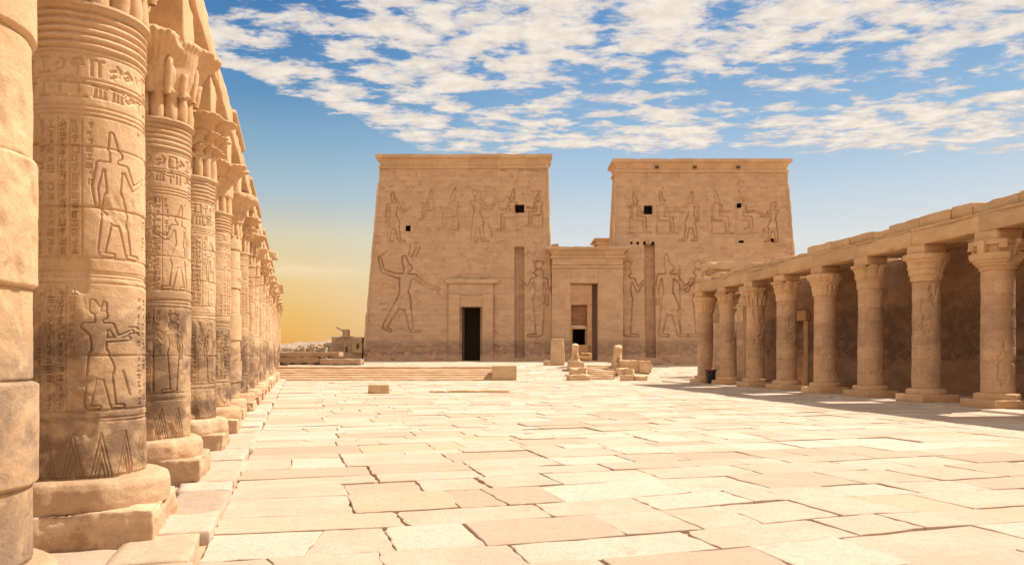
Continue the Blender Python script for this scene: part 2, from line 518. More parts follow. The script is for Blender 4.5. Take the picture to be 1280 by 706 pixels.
def shaft_mesh(seed, nth=480, nz=700, style='carved'):
    r = random.Random(seed)
    th = np.linspace(0, 2 * np.pi, nth, endpoint=False)
    zs = np.linspace(.54, 4.70, nz)
    T, Z = np.meshgrid(th, zs, indexing='ij')
    U = T * RS                                              # arc length 0 .. 3.11
    H = np.zeros_like(U)
    C = 2 * np.pi * RS
    if style == 'carved':
        # sheath of leaves at the foot
        m = (Z < 1.06)
        for k in range(14):
            a0 = (k + .5) * C / 14
            du = np.abs(((U - a0 + C / 2) % C) - C / 2)
            for q in range(3):
                l = np.abs(du * 4.6 - (1.0 - Z) + .13 * q - 0.0) / 4.7
                H[m] -= (.007 * np.exp(-(l / .006) ** 2))[m] * ((1.0 - Z) > 0)[m]
        # registers
        for (za, zb) in ((1.18, 2.26), (2.50, 3.70)):
            hh = zb - za
            for k in range(3):
                u0 = (k + r.uniform(-.03, .03)) * C / 3 + .12 + (.10 if za > 2 else 0)
                kind = r.choice(['offer', 'stand', 'goddess', 'offer', 'stand'])
                fl = r.choice([1, 1, -1])
                for off in (-C, 0, C):
                    carve(H, U, Z, kind, u0 + .42 + off, za + .02, hh * (.86 if kind != 'goddess' else .92), .014, .011, fl, .016)
                # two columns of signs with their border lines
                for q in range(3):
                    ul = u0 - .02 + q * .095
                    mm = (Z > za) & (Z < zb)
                    H[mm] -= (.008 * np.exp(-((((U - ul + C / 2) % C) - C / 2) / .005) ** 2))[mm]
                for q in range(2):
                    z = za + .02
                    while z < zb - .08:
                        s = r.uniform(.055, .08)
                        glyph(H, U, Z, (u0 - .01 + q * .095) % C, z, s, .010, .0055, r.randrange(len(GLY)))
                        z += s + .012
                # signs beside the head
                for q in range(0):
                    glyph(H, U, Z, (u0 + .66 + .08 * (q % 3)) % C, zb - .07 - .075 * (q // 3), .062, .009, .0055, r.randrange(len(GLY)))
                for q in range(8):
                    glyph(H, U, Z, (u0 + .20 + r.uniform(-.02, .02)) % C, zb - .08 - .07 * q, .055, .008, .005, r.randrange(len(GLY)))
            for q in range(int(C / .098)):                       # signs fill the ground between the figures
                ul = q * .098
                dist = min(abs(((ul - (u0 + .42 - k * 0)) + C / 2) % C - C / 2) for u0 in [(kk * C / 3 + .12 + (.10 if za > 2 else 0)) for kk in range(3)])
                z = za + .03
                while z < zb - .07:
                    hf = (z - za) / hh
                    clear = dist > (.30 if hf > .35 else .27) * hh or (hf > .93)
                    gs = r.uniform(.05, .075)
                    if clear and r.random() < .9:
                        glyph(H, U, Z, ul + .012, z, gs, .011, .0055, r.randrange(len(GLY)))
                    z += gs + .012
            for z0 in (za + .0, za + .035 * 0 + .012):
                groove(H, Z, z0, .008, .006)
        # rows of signs under the bands
        for zr, s in ((3.86, .17), (4.06, .17)):
            u = 0.0
            while u < C - .1:
                glyph(H, U, Z, u, zr, s, .012, .009, r.randrange(len(GLY)))
                u += s * r.uniform(.7, 1.0)
        for z0 in (2.29, 2.34, 2.39, 3.73, 3.77, 3.81, 4.04, 4.26, 1.12):
            groove(H, Z, z0, .009, .009)
        # bundle of rings
        for k in range(6):
            H += .014 * np.exp(-((Z - (4.33 + k * .065)) / .022) ** 2)
        for z0 in (4.30, 4.36, 4.43, 4.49, 4.56, 4.62):
            groove(H, Z, z0, .012, .010)
        joints = (1.10, 1.66, 2.36, 2.93, 3.47, 4.0)
    elif style == 'banded':
        for k in range(6):
            H += .012 * np.exp(-((Z - (4.33 + k * .065)) / .022) ** 2)
        joints = (1.05, 1.55, 2.1, 2.7, 3.3, 3.9)
    else:
        joints = (1.02, 1.55, 2.06, 2.72, 3.36, 3.86, 4.35)
    for i, z0 in enumerate(joints):
        zj = z0 + .015 * vn(U * 1.3, 0 * U, 0, seed + i * 3)
        H -= .016 * np.exp(-((Z - zj) / .010) ** 2) * (0.7 + .6 * vn(U * 3, 0 * U, 1, seed + i))
        if style == 'plain':
            H += np.where(Z < zj, 1, 0) * (.02 * (1 if i % 2 else -1))
    H = H * 1.35
    if style == 'carved':
        H += .045 * sstep(4.655, 4.675, Z)
    # worn, broken surface
    wear = fbm(U * 2.1, Z * 2.1, 3, seed + 50, 4)
    er = sstep(.35, .8, wear)
    if style == 'carved':
        low = .45 + .55 * sstep(2.7, 1.4, Z)
        H = H * (1 - .85 * er * low) - .012 * er * low
    n = 2 * np.pi
    cx, cy = np.cos(T), np.sin(T)
    H += .006 * fbm(cx * 2.2, cy * 2.2, Z * 3, seed, 5)
    H -= .03 * sstep(.45, .85, fbm(cx * 1.3 + 5, cy * 1.3, Z * 1.7, seed + 9, 4)) * .7
    R = RS + .012 * (1 - (Z - .5) / 4) + H
    R *= np.where(Z < .62, .985, 1)
    V = np.stack([R * cx, R * cy, Z], -1).reshape(-1, 3)
    return V, grid_faces(nth, nz, True)


def lobes(T, n, sharp=1.0, ph=0.0):
    return np.abs(np.cos(n * T / 2 + ph)) ** sharp


def capital(kind, zb, zt, rb, rt, nth=256, seed=0, stems=True):
    """plant capital between zb and zt (radius rb at the neck, rt at the rim), with a bundle of stems below it"""
    V, Q, n = [], [], 0

    def put(v, f):
        nonlocal n
        V.append(v); Q.append(f + n); n += len(v)
    h = zt - zb
    if stems:
        zs0 = zb - .36
        pr = smooth_prof([(rb * .97, zs0), (rb * .97, zb + .02)], 8)
        put(*revolve(pr, nth, lambda T, K, R, Z: (R * (.84 + .21 * lobes(T, 16, .45)), Z)))
    if kind == 'papyrus':
        pr = smooth_prof([(rb * .99, zb - .02), (rb * 1.10, zb + .04 * h), (rb * 1.06, zb + .10 * h), (rb * 1.22, zb + .4 * h), (rt * .80, zb + .72 * h), (rt * .97, zb + .88 * h), (rt, zb + .94 * h), (rt * .97, zt), (rt * .5, zt + .01), (.05, zt + .01)], 64)

        def rf(T, K, R, Z):
            t = np.clip((Z - zb) / h, 0, 1)
            edge = (K < 52)
            big = lobes(T, 8, .55)
            fan = .5 + .5 * np.cos(T * 64)
            sec = lobes(T, 8, .8, np.pi / 2)
            R2 = R * (1 - .13 * t * (1 - big) * edge) + .018 * fan * sstep(.45, .8, t) * edge
            R2 -= .09 * np.exp(-((t - .55) / .16) ** 2) * sec * edge * rt
            return R2, Z - .05 * h * (1 - big) * sstep(.75, .95, t)
        put(*revolve(pr, nth, rf))
        for k in range(16):                                  # small buds between the big flowers
            a = (k + .5) * math.pi / 8
            rr = rb * 1.05
            hh = .42 * h if k % 2 else .62 * h
            v, f = revolve(smooth_prof([(.001, zb + hh), (.045, zb + hh - .02), (.06, zb + hh * .5), (.045, zb - .02)], 8), 10)
            lean = (v[:, 2] - zb).clip(0) * .22
            v[:, 0] += (rr + lean) * math.cos(a); v[:, 1] += (rr + lean) * math.sin(a)
            put(v, f[:, ::-1])
    elif kind == 'composite':
        tiers = [(0.0, .30, 16, 1.0, 1.25), (.30, .60, 16, 1.12, 1.5), (.58, 1.0, 8, 1.2, rt / rb)]
        for i, (a, b, nl, k0, k1) in enumerate(tiers):
            z0, z1 = zb + a * h, zb + b * h
            r0, r1 = rb * k0, rb * k1
            last = i == 2
            pr = smooth_prof([(r0 * .96, z0 - .02), (r0 * 1.02, z0 + .3 * (z1 - z0)), (r1 * .82, z0 + .68 * (z1 - z0)), (r1, z0 + .86 * (z1 - z0)), (r1 * .98, z0 + .96 * (z1 - z0)), (r1 * .7, z1 + .0), (r0 * (.5 if not last else .1), z1 + .01)], 40)

            def rf(T, K, R, Z, nl=nl, z0=z0, z1=z1, i=i):
                t = np.clip((Z - z0) / (z1 - z0), 0, 1)
                lb = lobes(T, nl, .6, i * .6)
                return R * (1 - .22 * (1 - lb) * sstep(.1, .6, t)) + .010 * np.cos(T * nl * 5) * sstep(.5, .8, t) * (K < 30), Z
            put(*revolve(pr, nth, rf))
    elif kind == 'palm':
        pr = smooth_prof([(rb * .98, zb - .02), (rb * 1.06, zb + .03 * h), (rb * 1.05, zb + .35 * h), (rb * 1.2, zb + .62 * h), (rt * .86, zb + .86 * h), (rt, zb + .92 * h), (rt * .99, zt - .02 * h), (rt * .86, zt), (rb * .8, zt + .012), (.05, zt + .012)], 64)

        def rf(T, K, R, Z):
            t = np.clip((Z - zb) / h, 0, 1)
            lf = lobes(T, 9, .7)
            rib = np.cos(T * 9) ** 2
            row2 = np.exp(-((t - .42 - .12 * lobes(T, 9, 1, np.pi / 2)) / .03) ** 2)
            R2 = R * (1 - .20 * (1 - lf) * sstep(.25, .9, t) * (K < 54)) + .035 * row2 + .014 * np.cos(T * 54) * sstep(.1, .5, t) * (K < 50)
            return R2, Z - .10 * h * (1 - lf) * sstep(.8, .95, t) * (K < 58)
        put(*revolve(pr, nth, rf))
    elif kind == 'bell':
        pr = smooth_prof([(rb, zb - .02), (rb * 1.08, zb + .05 * h), (rb * 1.05, zb + .1 * h), (rb * 1.1, zb + .45 * h), (rb * 1.35, zb + .7 * h), (rt, zb + .82 * h), (rt * 1.02, zb + .9 * h), (rt, zt), (.05, zt + .01)], 60)

        def rf(T, K, R, Z):
            t = np.clip((Z - zb) / h, 0, 1)
            s = np.zeros_like(R)
            for q, (tt, nn) in enumerate(((.28, 16), (.5, 16), (.72, 8))):
                edge = tt + .10 * lobes(T, nn, 1.2, q * np.pi / 2)
                s += .075 * sstep(edge + .02, edge - .02, t) * sstep(tt - .35, tt, t) * (K < 44)
            return R * (1 + .6 * s) - .032 * (1 - lobes(T, 16, .4)) * (K < 44), Z
        put(*revolve(pr, nth, rf))
    elif kind == 'roughed':                                   # left unfinished: stacked rings under a drum with lugs
        pts = [(rb, zb), (rb * 1.08, zb + .06 * h), (rb * 1.10, zb + .14 * h), (rb * 1.22, zb + .15 * h), (rb * 1.28, zb + .24 * h), (rb * 1.38, zb + .25 * h), (rb * 1.44, zb + .34 * h),
               (rb * 1.54, zb + .35 * h), (rb * 1.62, zb + .47 * h), (rt * .97, zb + .48 * h), (rt * .99, zb + .56 * h), (rb * 1.25, zb + .57 * h), (rb * 1.27, zb + .82 * h), (rt * .9, zb + .83 * h), (rt * .9, zt), (.05, zt + .01)]
        put(*revolve(smooth_prof(pts, 90), 96))
        for k in range(8):
            a = k * math.pi / 4 + .2
            bl = h * (.44 if k % 2 == 0 else .3)
            v, f = rbox(.24, .22, bl, .02, .006, .1, k)
            put(xf(v, (rt * .86 * math.cos(a), rt * .86 * math.sin(a), zt - bl - .01), a), f)
    elif kind == 'half':                                      # one side carved bell, one side rings
        pr = smooth_prof([(rb, zb - .02), (rb * 1.1, zb + .12 * h), (rb * 1.12, zb + .3 * h), (rb * 1.25, zb + .5 * h), (rb * 1.45, zb + .68 * h), (rt * .97, zb + .8 * h), (rt, zb + .82 * h), (rt, zt), (.05, zt + .01)], 70)

        def rf(T, K, R, Z):
            t = np.clip((Z - zb) / h, 0, 1)
            m = (np.cos(T + .6) > .1)
            st = rb * (1.06 + np.floor(t * 4.5) * .13)
            return np.where(m & (t < .8) & (K < 56), np.minimum(st, rt * .96), R * (1 - .05 * (1 - lobes(T, 12, .6)) * (t < .8))), Z
        put(*revolve(pr, nth, rf))
    V, Q = np.concatenate(V), np.concatenate(Q)
    V = V + (.012 * fbm(V[:, 0] * 5, V[:, 1] * 5, V[:, 2] * 5, seed, 3))[:, None] * np.sign(V) * np.array([1, 1, .4])
    er = sstep(.25, .9, fbm(V[:, 0] * 1.6 + seed, V[:, 1] * 1.6, V[:, 2] * 1.6, seed + 3, 3))     # lost edges
    rad = np.hypot(V[:, 0], V[:, 1])
    k = 1 - .22 * er * sstep(rb * 1.1, rt, rad)
    V[:, 0] *= k; V[:, 1] *= k
    return V, Q


def disc_mesh(r0, r1, z0, z1, seed, nth=128, amp=.02):
    h = z1 - z0
    pts = [(r1 * .99, z0), (r1 * 1.01, z0 + .25 * h), (r1, z0 + .72 * h), (r1 * .965, z0 + .9 * h), (r1 * .90, z1 - .005), (r0 * 1.02, z1), (r0 * .8, z1)]

    def rf(T, K, R, Z):
        nz = fbm(np.cos(T) * 1.7, np.sin(T) * 1.7, Z * 3, seed, 4)
        big = sstep(.25, .7, fbm(np.cos(T) * .9 + 3, np.sin(T) * .9, Z * 0 + 2, seed + 4, 3))
        return R + (amp * nz + .008 * fbm(np.cos(T) * 7, np.sin(T) * 7, Z * 9, seed + 8, 3) - .06 * big) * (K < 26), Z + .4 * amp * nz * (K > 18)
    return revolve(smooth_prof(pts, 34), nth, rf)


SL, ZSP = -.288, 3.03
RZL = math.atan(.29)
LEFT0 = (-3.895, 6.84)


def make_left_column(v, kind_cap, style='carved', mat=None, rt=.87):
    root = bpy.data.objects.new('carved_column', None)
    COL.objects.link(root)
    P, Q = rbox(1.34, 1.34, .37, .02, .018, .024, 20 + v, 6, .07)
    q_ = fbm(P[:, 0] * 22, P[:, 1] * 22, P[:, 2] * 22, v, 3)
    pit = sstep(.25, .7, fbm(P[:, 0] * 9, P[:, 1] * 9, P[:, 2] * 9, v + 31, 3))
    P = P * (1 + (.006 * q_ - .018 * pit)[:, None] * np.array([1, 1, .15]))
    MB().add(xf(P, (0, 0, -.02)), Q).build('plinth', M_BASE, root, True)
    MB().add(*disc_mesh(.50, .69, .33, .60, 30 + v)).build('base_drum', M_BASE, root, True)
    MB().add(*(shaft_mesh(v, 760, 1050, style=style) if v < 3 else shaft_mesh(v, style=style))).build('shaft', mat or M_COL, root, True)
    MB().add(*capital(kind_cap, 5.02, 5.72, .50, rt, 288, v)).build('capital', M_CAP, root, True)
    P, Q = rbox(.92, .92, .76, .03, .012, .1, 40 + v, 3, .04)
    MB().add(xf(P, (0, 0, 5.70)), Q).build('abacus', M_CAP, root, True)
    return root


COLS_L = []
protos = [make_left_column(1, 'papyrus'), make_left_column(2, 'papyrus'), make_left_column(3, 'composite'), make_left_column(4, 'palm'),
          make_left_column(5, 'bell', 'plain', M_NEAR)]
names_ord = ['nearest', 'second', 'third', 'fourth', 'fifth', 'sixth', 'seventh', 'eighth', 'ninth', 'tenth', 'eleventh', 'twelfth', 'thirteenth', 'fourteenth',
             'fifteenth', 'sixteenth', 'seventeenth', 'eighteenth', 'nineteenth', 'twentieth', 'farthest']
seq = [4, 0, 1, 2, 3, 4, 2, 0, 3, 2, 1, 3, 0, 2, 1, 3, 2, 0, 1, 3, 2]
used = set()
spin = [1.2, 4.05, 2.2, 0.4, 3.3, 5.2, 1.1, 2.7, 4.6, .9, 3.9, 2.1, 5.5, 1.7, 4.2, .2, 3.1, 5.0, 1.4, 2.6, 4.4]
for i in range(21):
    k = i - 1
    y = LEFT0[1] + k * ZSP
    x = LEFT0[0] + SL * k * ZSP
    p = protos[seq[i]]
    if seq[i] in used:
        o = copy_tree(p)
    else:
        o = p
        used.add(seq[i])
    o.location = (x - (-.03 if i == 0 else 0), y, -.04 if i == 0 else 0)
    o.rotation_euler = (0, 0, RZL)
    for ch in kids(o):
        if ch.name.startswith('shaft'):
            ch.rotation_euler = (0, 0, spin[i])
        elif ch.name.startswith('capital'):
            ch.rotation_euler = (0, 0, spin[i] * .5)
        elif ch.name.startswith('base_drum') or ch.name.startswith('plinth'):
            ch.rotation_euler = (0, 0, (i % 4) * math.pi / 2)
            if i == 0:
                ch.scale = (.86, .86, 1)
    if i == 0:
        lab = 'plain jointed sandstone column cut by the left edge of the photo'
    elif i == 1:
        lab = 'broad sandstone column carved with striding kings, second from the left edge'
    elif i == 2:
        lab = 'carved column with a fan-like papyrus capital, third from the left edge'
    elif i == 20:
        lab = 'farthest column of the left colonnade beside the terrace steps'
    else:
        lab = 'carved sandstone column of the left colonnade, %s from the near end' % names_ord[i]
    tag(o, lab, 'column', 'columns of the left colonnade')
    COLS_L.append(o)

# rounds of the beam over the left columns, one block per bay
root = empty('architrave', (LEFT0[0], LEFT0[1], 0), RZL, 'sandstone beam blocks lying across the capitals of the left colonnade', 'beam')
LU = ZSP * math.sqrt(1 + SL * SL)
for k in range(-2, 20):
    P, Q = rbox(1.06, LU - .012, .50, .03, .014, .12, 70 + k, 2.2, .05)
    MB().add(xf(P, (0, (k + .5) * LU, 6.45)), Q).build('beam_block', M_BEAM, root, True)
    if k > 2 and k % 3 != 1:
        V, Fc = revolve(smooth_prof([(.001, 0), (.075, 0), (.075, LU * .96), (.001, LU * .96)], 30), 14)
        V = V[:, [0, 2, 1]]
        MB().add(xf(V * np.array([1, 1, 1]), (.54, k * LU + .05, 6.93)), Fc).build('torus_moulding', M_BEAM, root, True)
for k, l in ((17.4, 1.0), (18.3, .8), (11.2, .7)):
    P, Q = rbox(1.5, l, .42, .05, .02, .12, int(k * 7), 2.2, .08)
    MB().add(xf(P, (.15, k * LU, 6.98)), Q).build('cornice_fragment', M_BEAM, root, True)

# wall at the back of the left colonnade
root = empty('colonnade_wall', (LEFT0[0], LEFT0[1], 0), RZL, 'tall block wall behind the columns of the left colonnade', 'wall')
P, Q = rbox(.9, 21 * LU, 6.9, .04, .02, .8, 5, .8)
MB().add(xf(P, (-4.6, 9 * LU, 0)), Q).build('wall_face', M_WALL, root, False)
for k in range(-2, 19, 2):
    P, Q = rbox(4.3, .7, .4, .03, .02, .3, 105 + k)
    MB().add(xf(P, (-2.33, (k + .0) * LU, 6.47)), Q).build('roof_beam', M_BEAM, root, True)

# ------------------------------------------------------------------ ground
NX = 1 / math.sqrt(1 + SL * SL)
Uv = np.array([SL * NX, NX])            # along the left colonnade
Nv = np.array([NX, -SL * NX])           # across it, towards the right
KERB = -1.4 + .60                       # X of the kerb line at Y = 0


def gz(x, y):
    """height of the court"""
    x, y = np.asarray(x, float), np.asarray(y, float)
    late = sstep(9.0, 12.5, x)
    r1 = .93 * sstep(53.2, 60.5, y)
    r2 = .80 * sstep(60, 80, y)
    base = r1 * (1 - late) + r2 * late
    ter = (x < -1.15) & (y > 55.5)
    base = np.where((x < -1.15) & (y <= 55.5), 0, base)
    base = np.where(ter, .93, base)
    return base + np.clip(y - 60, 0, 22) * .0145 * (1 - late) * (base > .2)


xs = np.concatenate([np.linspace(-600, -60, 12), np.linspace(-50, -1.2, 60), np.linspace(-1.1, 30, 60), np.linspace(35, 600, 14)])
ys = np.concatenate([np.linspace(-400, -5, 10), np.linspace(0, 55.45, 52), np.linspace(55.55, 82, 50), np.linspace(84, 130, 12), [180, 260, 400, 700, 1200]])
X, Y = np.meshgrid(xs, ys, indexing='ij')
Zg = gz(X, Y) - .035
V = np.stack([X, Y, Zg], -1).reshape(-1, 3)
o = MB().add(V, grid_faces(len(xs), len(ys))).build('sandy_ground', M_SAND, None, True)
tag(o, kind='structure')

# flagstones
mb = MB()
pr = random.Random(3)


def slab(P4, dz, tint, top=0.0, pr=pr):
    P4 = np.array(P4)
    pts = []
    for k in range(4):
        a, b = P4[k], P4[(k + 1) % 4]
        L = np.linalg.norm(b - a)
        nrm = np.array([-(b - a)[1], (b - a)[0]]) / max(L, 1e-6)
        pts.append(a + (P4.mean(0) - a) * (pr.uniform(.0, .014) if pr.random() < .85 else pr.uniform(.02, .07)))
        nseg = 6 if np.hypot(*P4.mean(0)) < 22 else 3
        for q in range(1, nseg):
            pts.append(a + (b - a) * (q / nseg + pr.uniform(-.05, .05)) + nrm * pr.gauss(.003, .011))
    pts = np.array(pts)
    c = pts.mean(0)
    n = len(pts)
    sh = np.maximum(.0, 1 - .009 / np.maximum(np.linalg.norm(pts - c, axis=1, keepdims=True), .05))
    inner = c + (pts - c) * sh
    tx, ty = pr.gauss(0, .004), pr.gauss(0, .004)
    z = lambda q, d: gz(q[:, 0], q[:, 1]) + dz + d + (q[:, 0] - c[0]) * tx + (q[:, 1] - c[1]) * ty
    V = np.concatenate([np.c_[inner, z(inner, 0)], np.c_[pts, z(pts, -.006)], np.c_[pts, z(pts, -.12)]])
    i = np.arange(n); j = (i + 1) % n
    mb.add(V, [i[None, :], np.stack([i, i + n, j + n, j], 1), np.stack([i + n, i + 2 * n, j + 2 * n, j + n], 1)], tint)


def in_court(c):
    x, y = c
    if (x > 18.9 - .15 * y + 4.4 and y < 50) or y > 79.2:
        return False
    if 54.2 < y < 60.6 and 5.6 < x < 8.2:
        return False
    return True


b = .3
row = 0
while b < 86:
    d = pr.choice([.5, .62, .72, .85, .95, 1.1]) * pr.uniform(.9, 1.1)
    a = 0.0
    first = True
    base_off = row * .37
    while a < 48:
        L = pr.uniform(.7, 1.75) if not first else pr.uniform(1.3, 1.9)
        first = False
        e = lambda aa, bb: bb + .07 * math.sin(aa * .9 + bb * .3) + .04 * math.sin(aa * 2.3 + bb)
        g = .003 if pr.random() < .75 else .014
        step = pr.choice([0, 0, .04, .08, -.05])
        q = [(a + g, e(a, b) + g), (a + L - g, e(a + L, b) + g + step * .3), (a + L - g + pr.uniform(-.04, .04), e(a + L, b + d) - g), (a + g, e(a, b + d) - g)]
        W = [np.array([KERB, 0]) + Nv * u + Uv * w for u, w in q]
        c = sum(W) / 4
        ys_ = [p[1] for p in W]
        if W[0][0] < -.9 and max(ys_) > 53.02 and min(ys_) < 55.6:
            continue_ = True
        else:
            continue_ = False
        if in_court(c) and not continue_:
            if pr.random() < .16 and L > 1.2:               # a slab cracked in two
                m = pr.uniform(.35, .65)
                A = W[0] + (W[1] - W[0]) * m; B = W[3] + (W[2] - W[3]) * (m + pr.uniform(-.15, .15))
                t = pr.random()
                slab([W[0], A, B, W[3]], pr.gauss(0, .005), t)
                slab([A, W[1], W[2], B], pr.gauss(0, .005), t if pr.random() < .5 else pr.random())
            else:
                slab(W, pr.gauss(0, .005) - (.02 if pr.random() < .03 else 0), pr.random())
        a += L
    b += d
    row += 1
o = mb.build('courtyard_paving', M_PAVE, None, False, tint=True)
tag(o, kind='structure')

# kerb of rough blocks along the left colonnade
mb = MB()
b = 1.0
k = 0
while b < 72:
    L = pr.uniform(.6, 1.5)
    wd = pr.uniform(.55, .72)
    P, Q = rbox(wd, L - .006, .22, .02, .010, .06, 200 + k, 5, .025)
    c = np.array([KERB, 0]) + Nv * (-wd / 2 + pr.uniform(-.06, .07)) + Uv * (b + L / 2)
    mb.add(xf(P, (c[0], c[1], -.14 + pr.uniform(-.015, .02)), RZL + pr.uniform(-.03, .03)), Q, pr.random())
    # flags between the kerb and the wall
    wr = 0.60
    while wr < 5.6:
        w2 = pr.uniform(.9, 1.6)
        P, Q = rbox(w2 - .02, L - .02, .2, .03, .012, .3, 300 + k, 3, .03)
        c = np.array([KERB, 0]) + Nv * (-wr - w2 / 2) + Uv * (b + L / 2)
        mb.add(xf(P, (c[0], c[1], -.17 + pr.uniform(-.01, .01)), RZL), Q, pr.random())
        wr += w2
    b += L
    k += 1
o = mb.build('colonnade_floor', M_PAVE, None, True, tint=True)
tag(o, kind='structure')

# ------------------------------------------------------------------ right colonnade
SR = -.15
RZR = math.atan(.15)
NR = 1 / math.sqrt(1 + SR * SR)
RX0 = 18.9


def rpt(off, y):
    """point at distance off behind the axis of the right columns, abreast of depth y"""
    return (RX0 + SR * y + off / NR, y)


def right_shaft(seed, nth=300, nz=420):
    th = np.linspace(0, 2 * np.pi, nth, endpoint=False)
    zs = np.linspace(.48, 4.36, nz)
    T, Z = np.meshgrid(th, zs, indexing='ij')
    R0 = .468
    U = T * R0
    H = np.zeros_like(U)
    r = random.Random(seed)
    C = 2 * np.pi * R0
    # roughly carved low scenes
    for k in range(4):
        carve(H, U, Z, r.choice(['stand', 'offer', 'goddess']), (k + .5) * C / 4, .95, .85, .016, .018, 1, .01)
    for q in range(46):
        glyph(H, U, Z, r.uniform(0, C), r.uniform(.95, 1.9), .15, .014, .013, r.randrange(len(GLY)))
    fade = sstep(-.2, .4, fbm(U, Z * 1.5, 2, seed, 3))
    H *= fade
    for i, z0 in enumerate((.95, 1.45, 1.98, 2.5, 3.0, 3.55, 4.05)):
        zj = z0 + .03 * vn(U * .8, 0 * U, 0, seed + i)
        H -= .012 * np.exp(-((Z - zj) / .012) ** 2)
    cx, cy = np.cos(T), np.sin(T)
    H += .010 * fbm(cx * 2, cy * 2, Z * 3, seed, 5)
    H -= .05 * sstep(.5, .9, fbm(cx * 1.6 + 7, cy * 1.6, Z * 2, seed + 9, 4))
    R = R0 + .01 + H - .02 * (Z - .5) / 4
    return np.stack([R * cx, R * cy, Z], -1).reshape(-1, 3), grid_faces(nth, nz, True)


shafts_r = [right_shaft(s) for s in (11, 12, 13)]


def right_column(kind, sh, seed, rt=.75, name='portico_column'):
    root = bpy.data.objects.new(name, None)
    COL.objects.link(root)
    P, Q = rbox(1.46, 1.46, .34, .03, .012, .12, seed, 3, .04)
    MB().add(xf(P, (0, 0, -.02)), Q).build('plinth', M_RCAP, root, True)
    MB().add(*disc_mesh(.47, .655, .31, .52, seed + 3, 96, .012)).build('base_drum', M_RCAP, root, True)
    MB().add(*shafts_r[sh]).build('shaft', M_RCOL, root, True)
    rr = .485
    MB().add(*capital(kind, 4.36, 5.30, rr, rt, 240, seed, stems=False)).build('capital', M_RCAP, root, True)
    P, Q = rbox(.90, .90, .34, .02, .008, .15, seed + 6, 3, .02)
    MB().add(xf(P, (0, 0, 5.29)), Q).build('abacus', M_RCAP, root, True)
    return root


zr = [46.2, 43.0, 39.7, 36.5, 33.2, 30.0, 26.8, 23.6, 20.4, 17.2, 14.0, 10.8]
kinds_r = ['bell', 'palm', 'papyrus', 'palm', 'bell', 'palm', 'half', 'roughed', 'bell', 'palm', 'half', 'bell']
capword = {'bell': 'leafy bell capital', 'palm': 'palm leaf capital', 'papyrus': 'flaring papyrus capital', 'half': 'half-carved capital', 'roughed': 'unfinished ringed capital with square lugs'}
ordr = ['farthest', 'second farthest', 'third farthest', 'fourth farthest', 'fourth nearest whole', 'third nearest whole', 'second nearest whole', 'nearest whole', 'outermost', '', '', '']
for i, (y, kd) in enumerate(zip(zr, kinds_r)):
    o = right_column(kd, i % 3, 400 + i * 9, .755 if i != 7 else .80)
    px = rpt(0, y)
    o.location = (px[0], px[1], 0)
    o.rotation_euler = (0, 0, RZR)
    for ch in kids(o):
        if ch.name.startswith('shaft'):
            ch.rotation_euler = (0, 0, i * 1.3)
        if ch.name.startswith('capital'):
            ch.rotation_euler = (0, 0, [0, .4, 1, .2, .7, .1, 3.7, .05, 0, 0, 0, 0][i])
    lab = ('sandstone column with %s, %s in the right colonnade' % (capword[kd], ordr[i])) if i < 9 else 'sandstone column with %s, %s beyond the right edge of the photo' % (capword[kd], ['first', 'second', 'third'][i - 9])
    if i == 8:
        lab = 'sandstone column with leafy bell capital just past the right edge of the photo'
    tag(o, lab, 'column', 'columns of the right colonnade')

LR = 3.2 / NR
root = empty('entablature', (*rpt(0, 46.2), 0), RZR, 'long sandstone beam carried by the right colonnade columns', 'beam')
# local frame: +y runs away from the camera
for k in range(-13, 1):
    y0, y1 = k * LR + .003, (k + 1) * LR - .003
    if k == 0:
        y0, y1 = .0, .75
    P, Q = rbox(.92, y1 - y0, .585, .015, .008, .25, 500 + k, 1.5, .025)
    MB().add(xf(P, (0, (y0 + y1) / 2, 5.625)), Q).build('beam_block', M_BEAM, root, True)
for k in range(-13, 0):
    P, Q = rbox(.12, LR * .99, .085, .02, .01, .2, 520 + k, 2, .03)
    if k < -4 or k in (-2, -3):
        MB().add(xf(P, (-.435, (k + .5) * LR, 6.15)), Q).build('fillet', M_BEAM, root, True)

# broken roof slabs
root = empty('portico_roof', (*rpt(0, 46.2), 0), RZR, 'uneven row of roof slabs over the right colonnade', 'roof')
y = .7
k = 0
rr = random.Random(12)
while y > -39:
    w = rr.uniform(.9, 1.9)
    th = rr.uniform(.26, .42) if y > -14 else rr.uniform(.36, .52)
    if k in (3, 9, 13, 17, 21, 26):                            # slab lost: only the stub on the beam is left
        P, Q = rbox(.8, w - .03, th * .8, .04, .02, .15, 600 + k, 2.5, .06)
        MB().add(xf(P, (.1, y - w / 2, 6.213)), Q).build('slab_stub', M_BEAM, root, True)
    else:
        P, Q = rbox(5.6, w - .02, th, .04, .02, .25, 600 + k, 2.0, .05)
        MB().add(xf(P, (2.45 + rr.uniform(-.05, .05), y - w / 2, 6.213)), Q).build('roof_slab', M_BEAM, root, True)
    y -= w
    k += 1

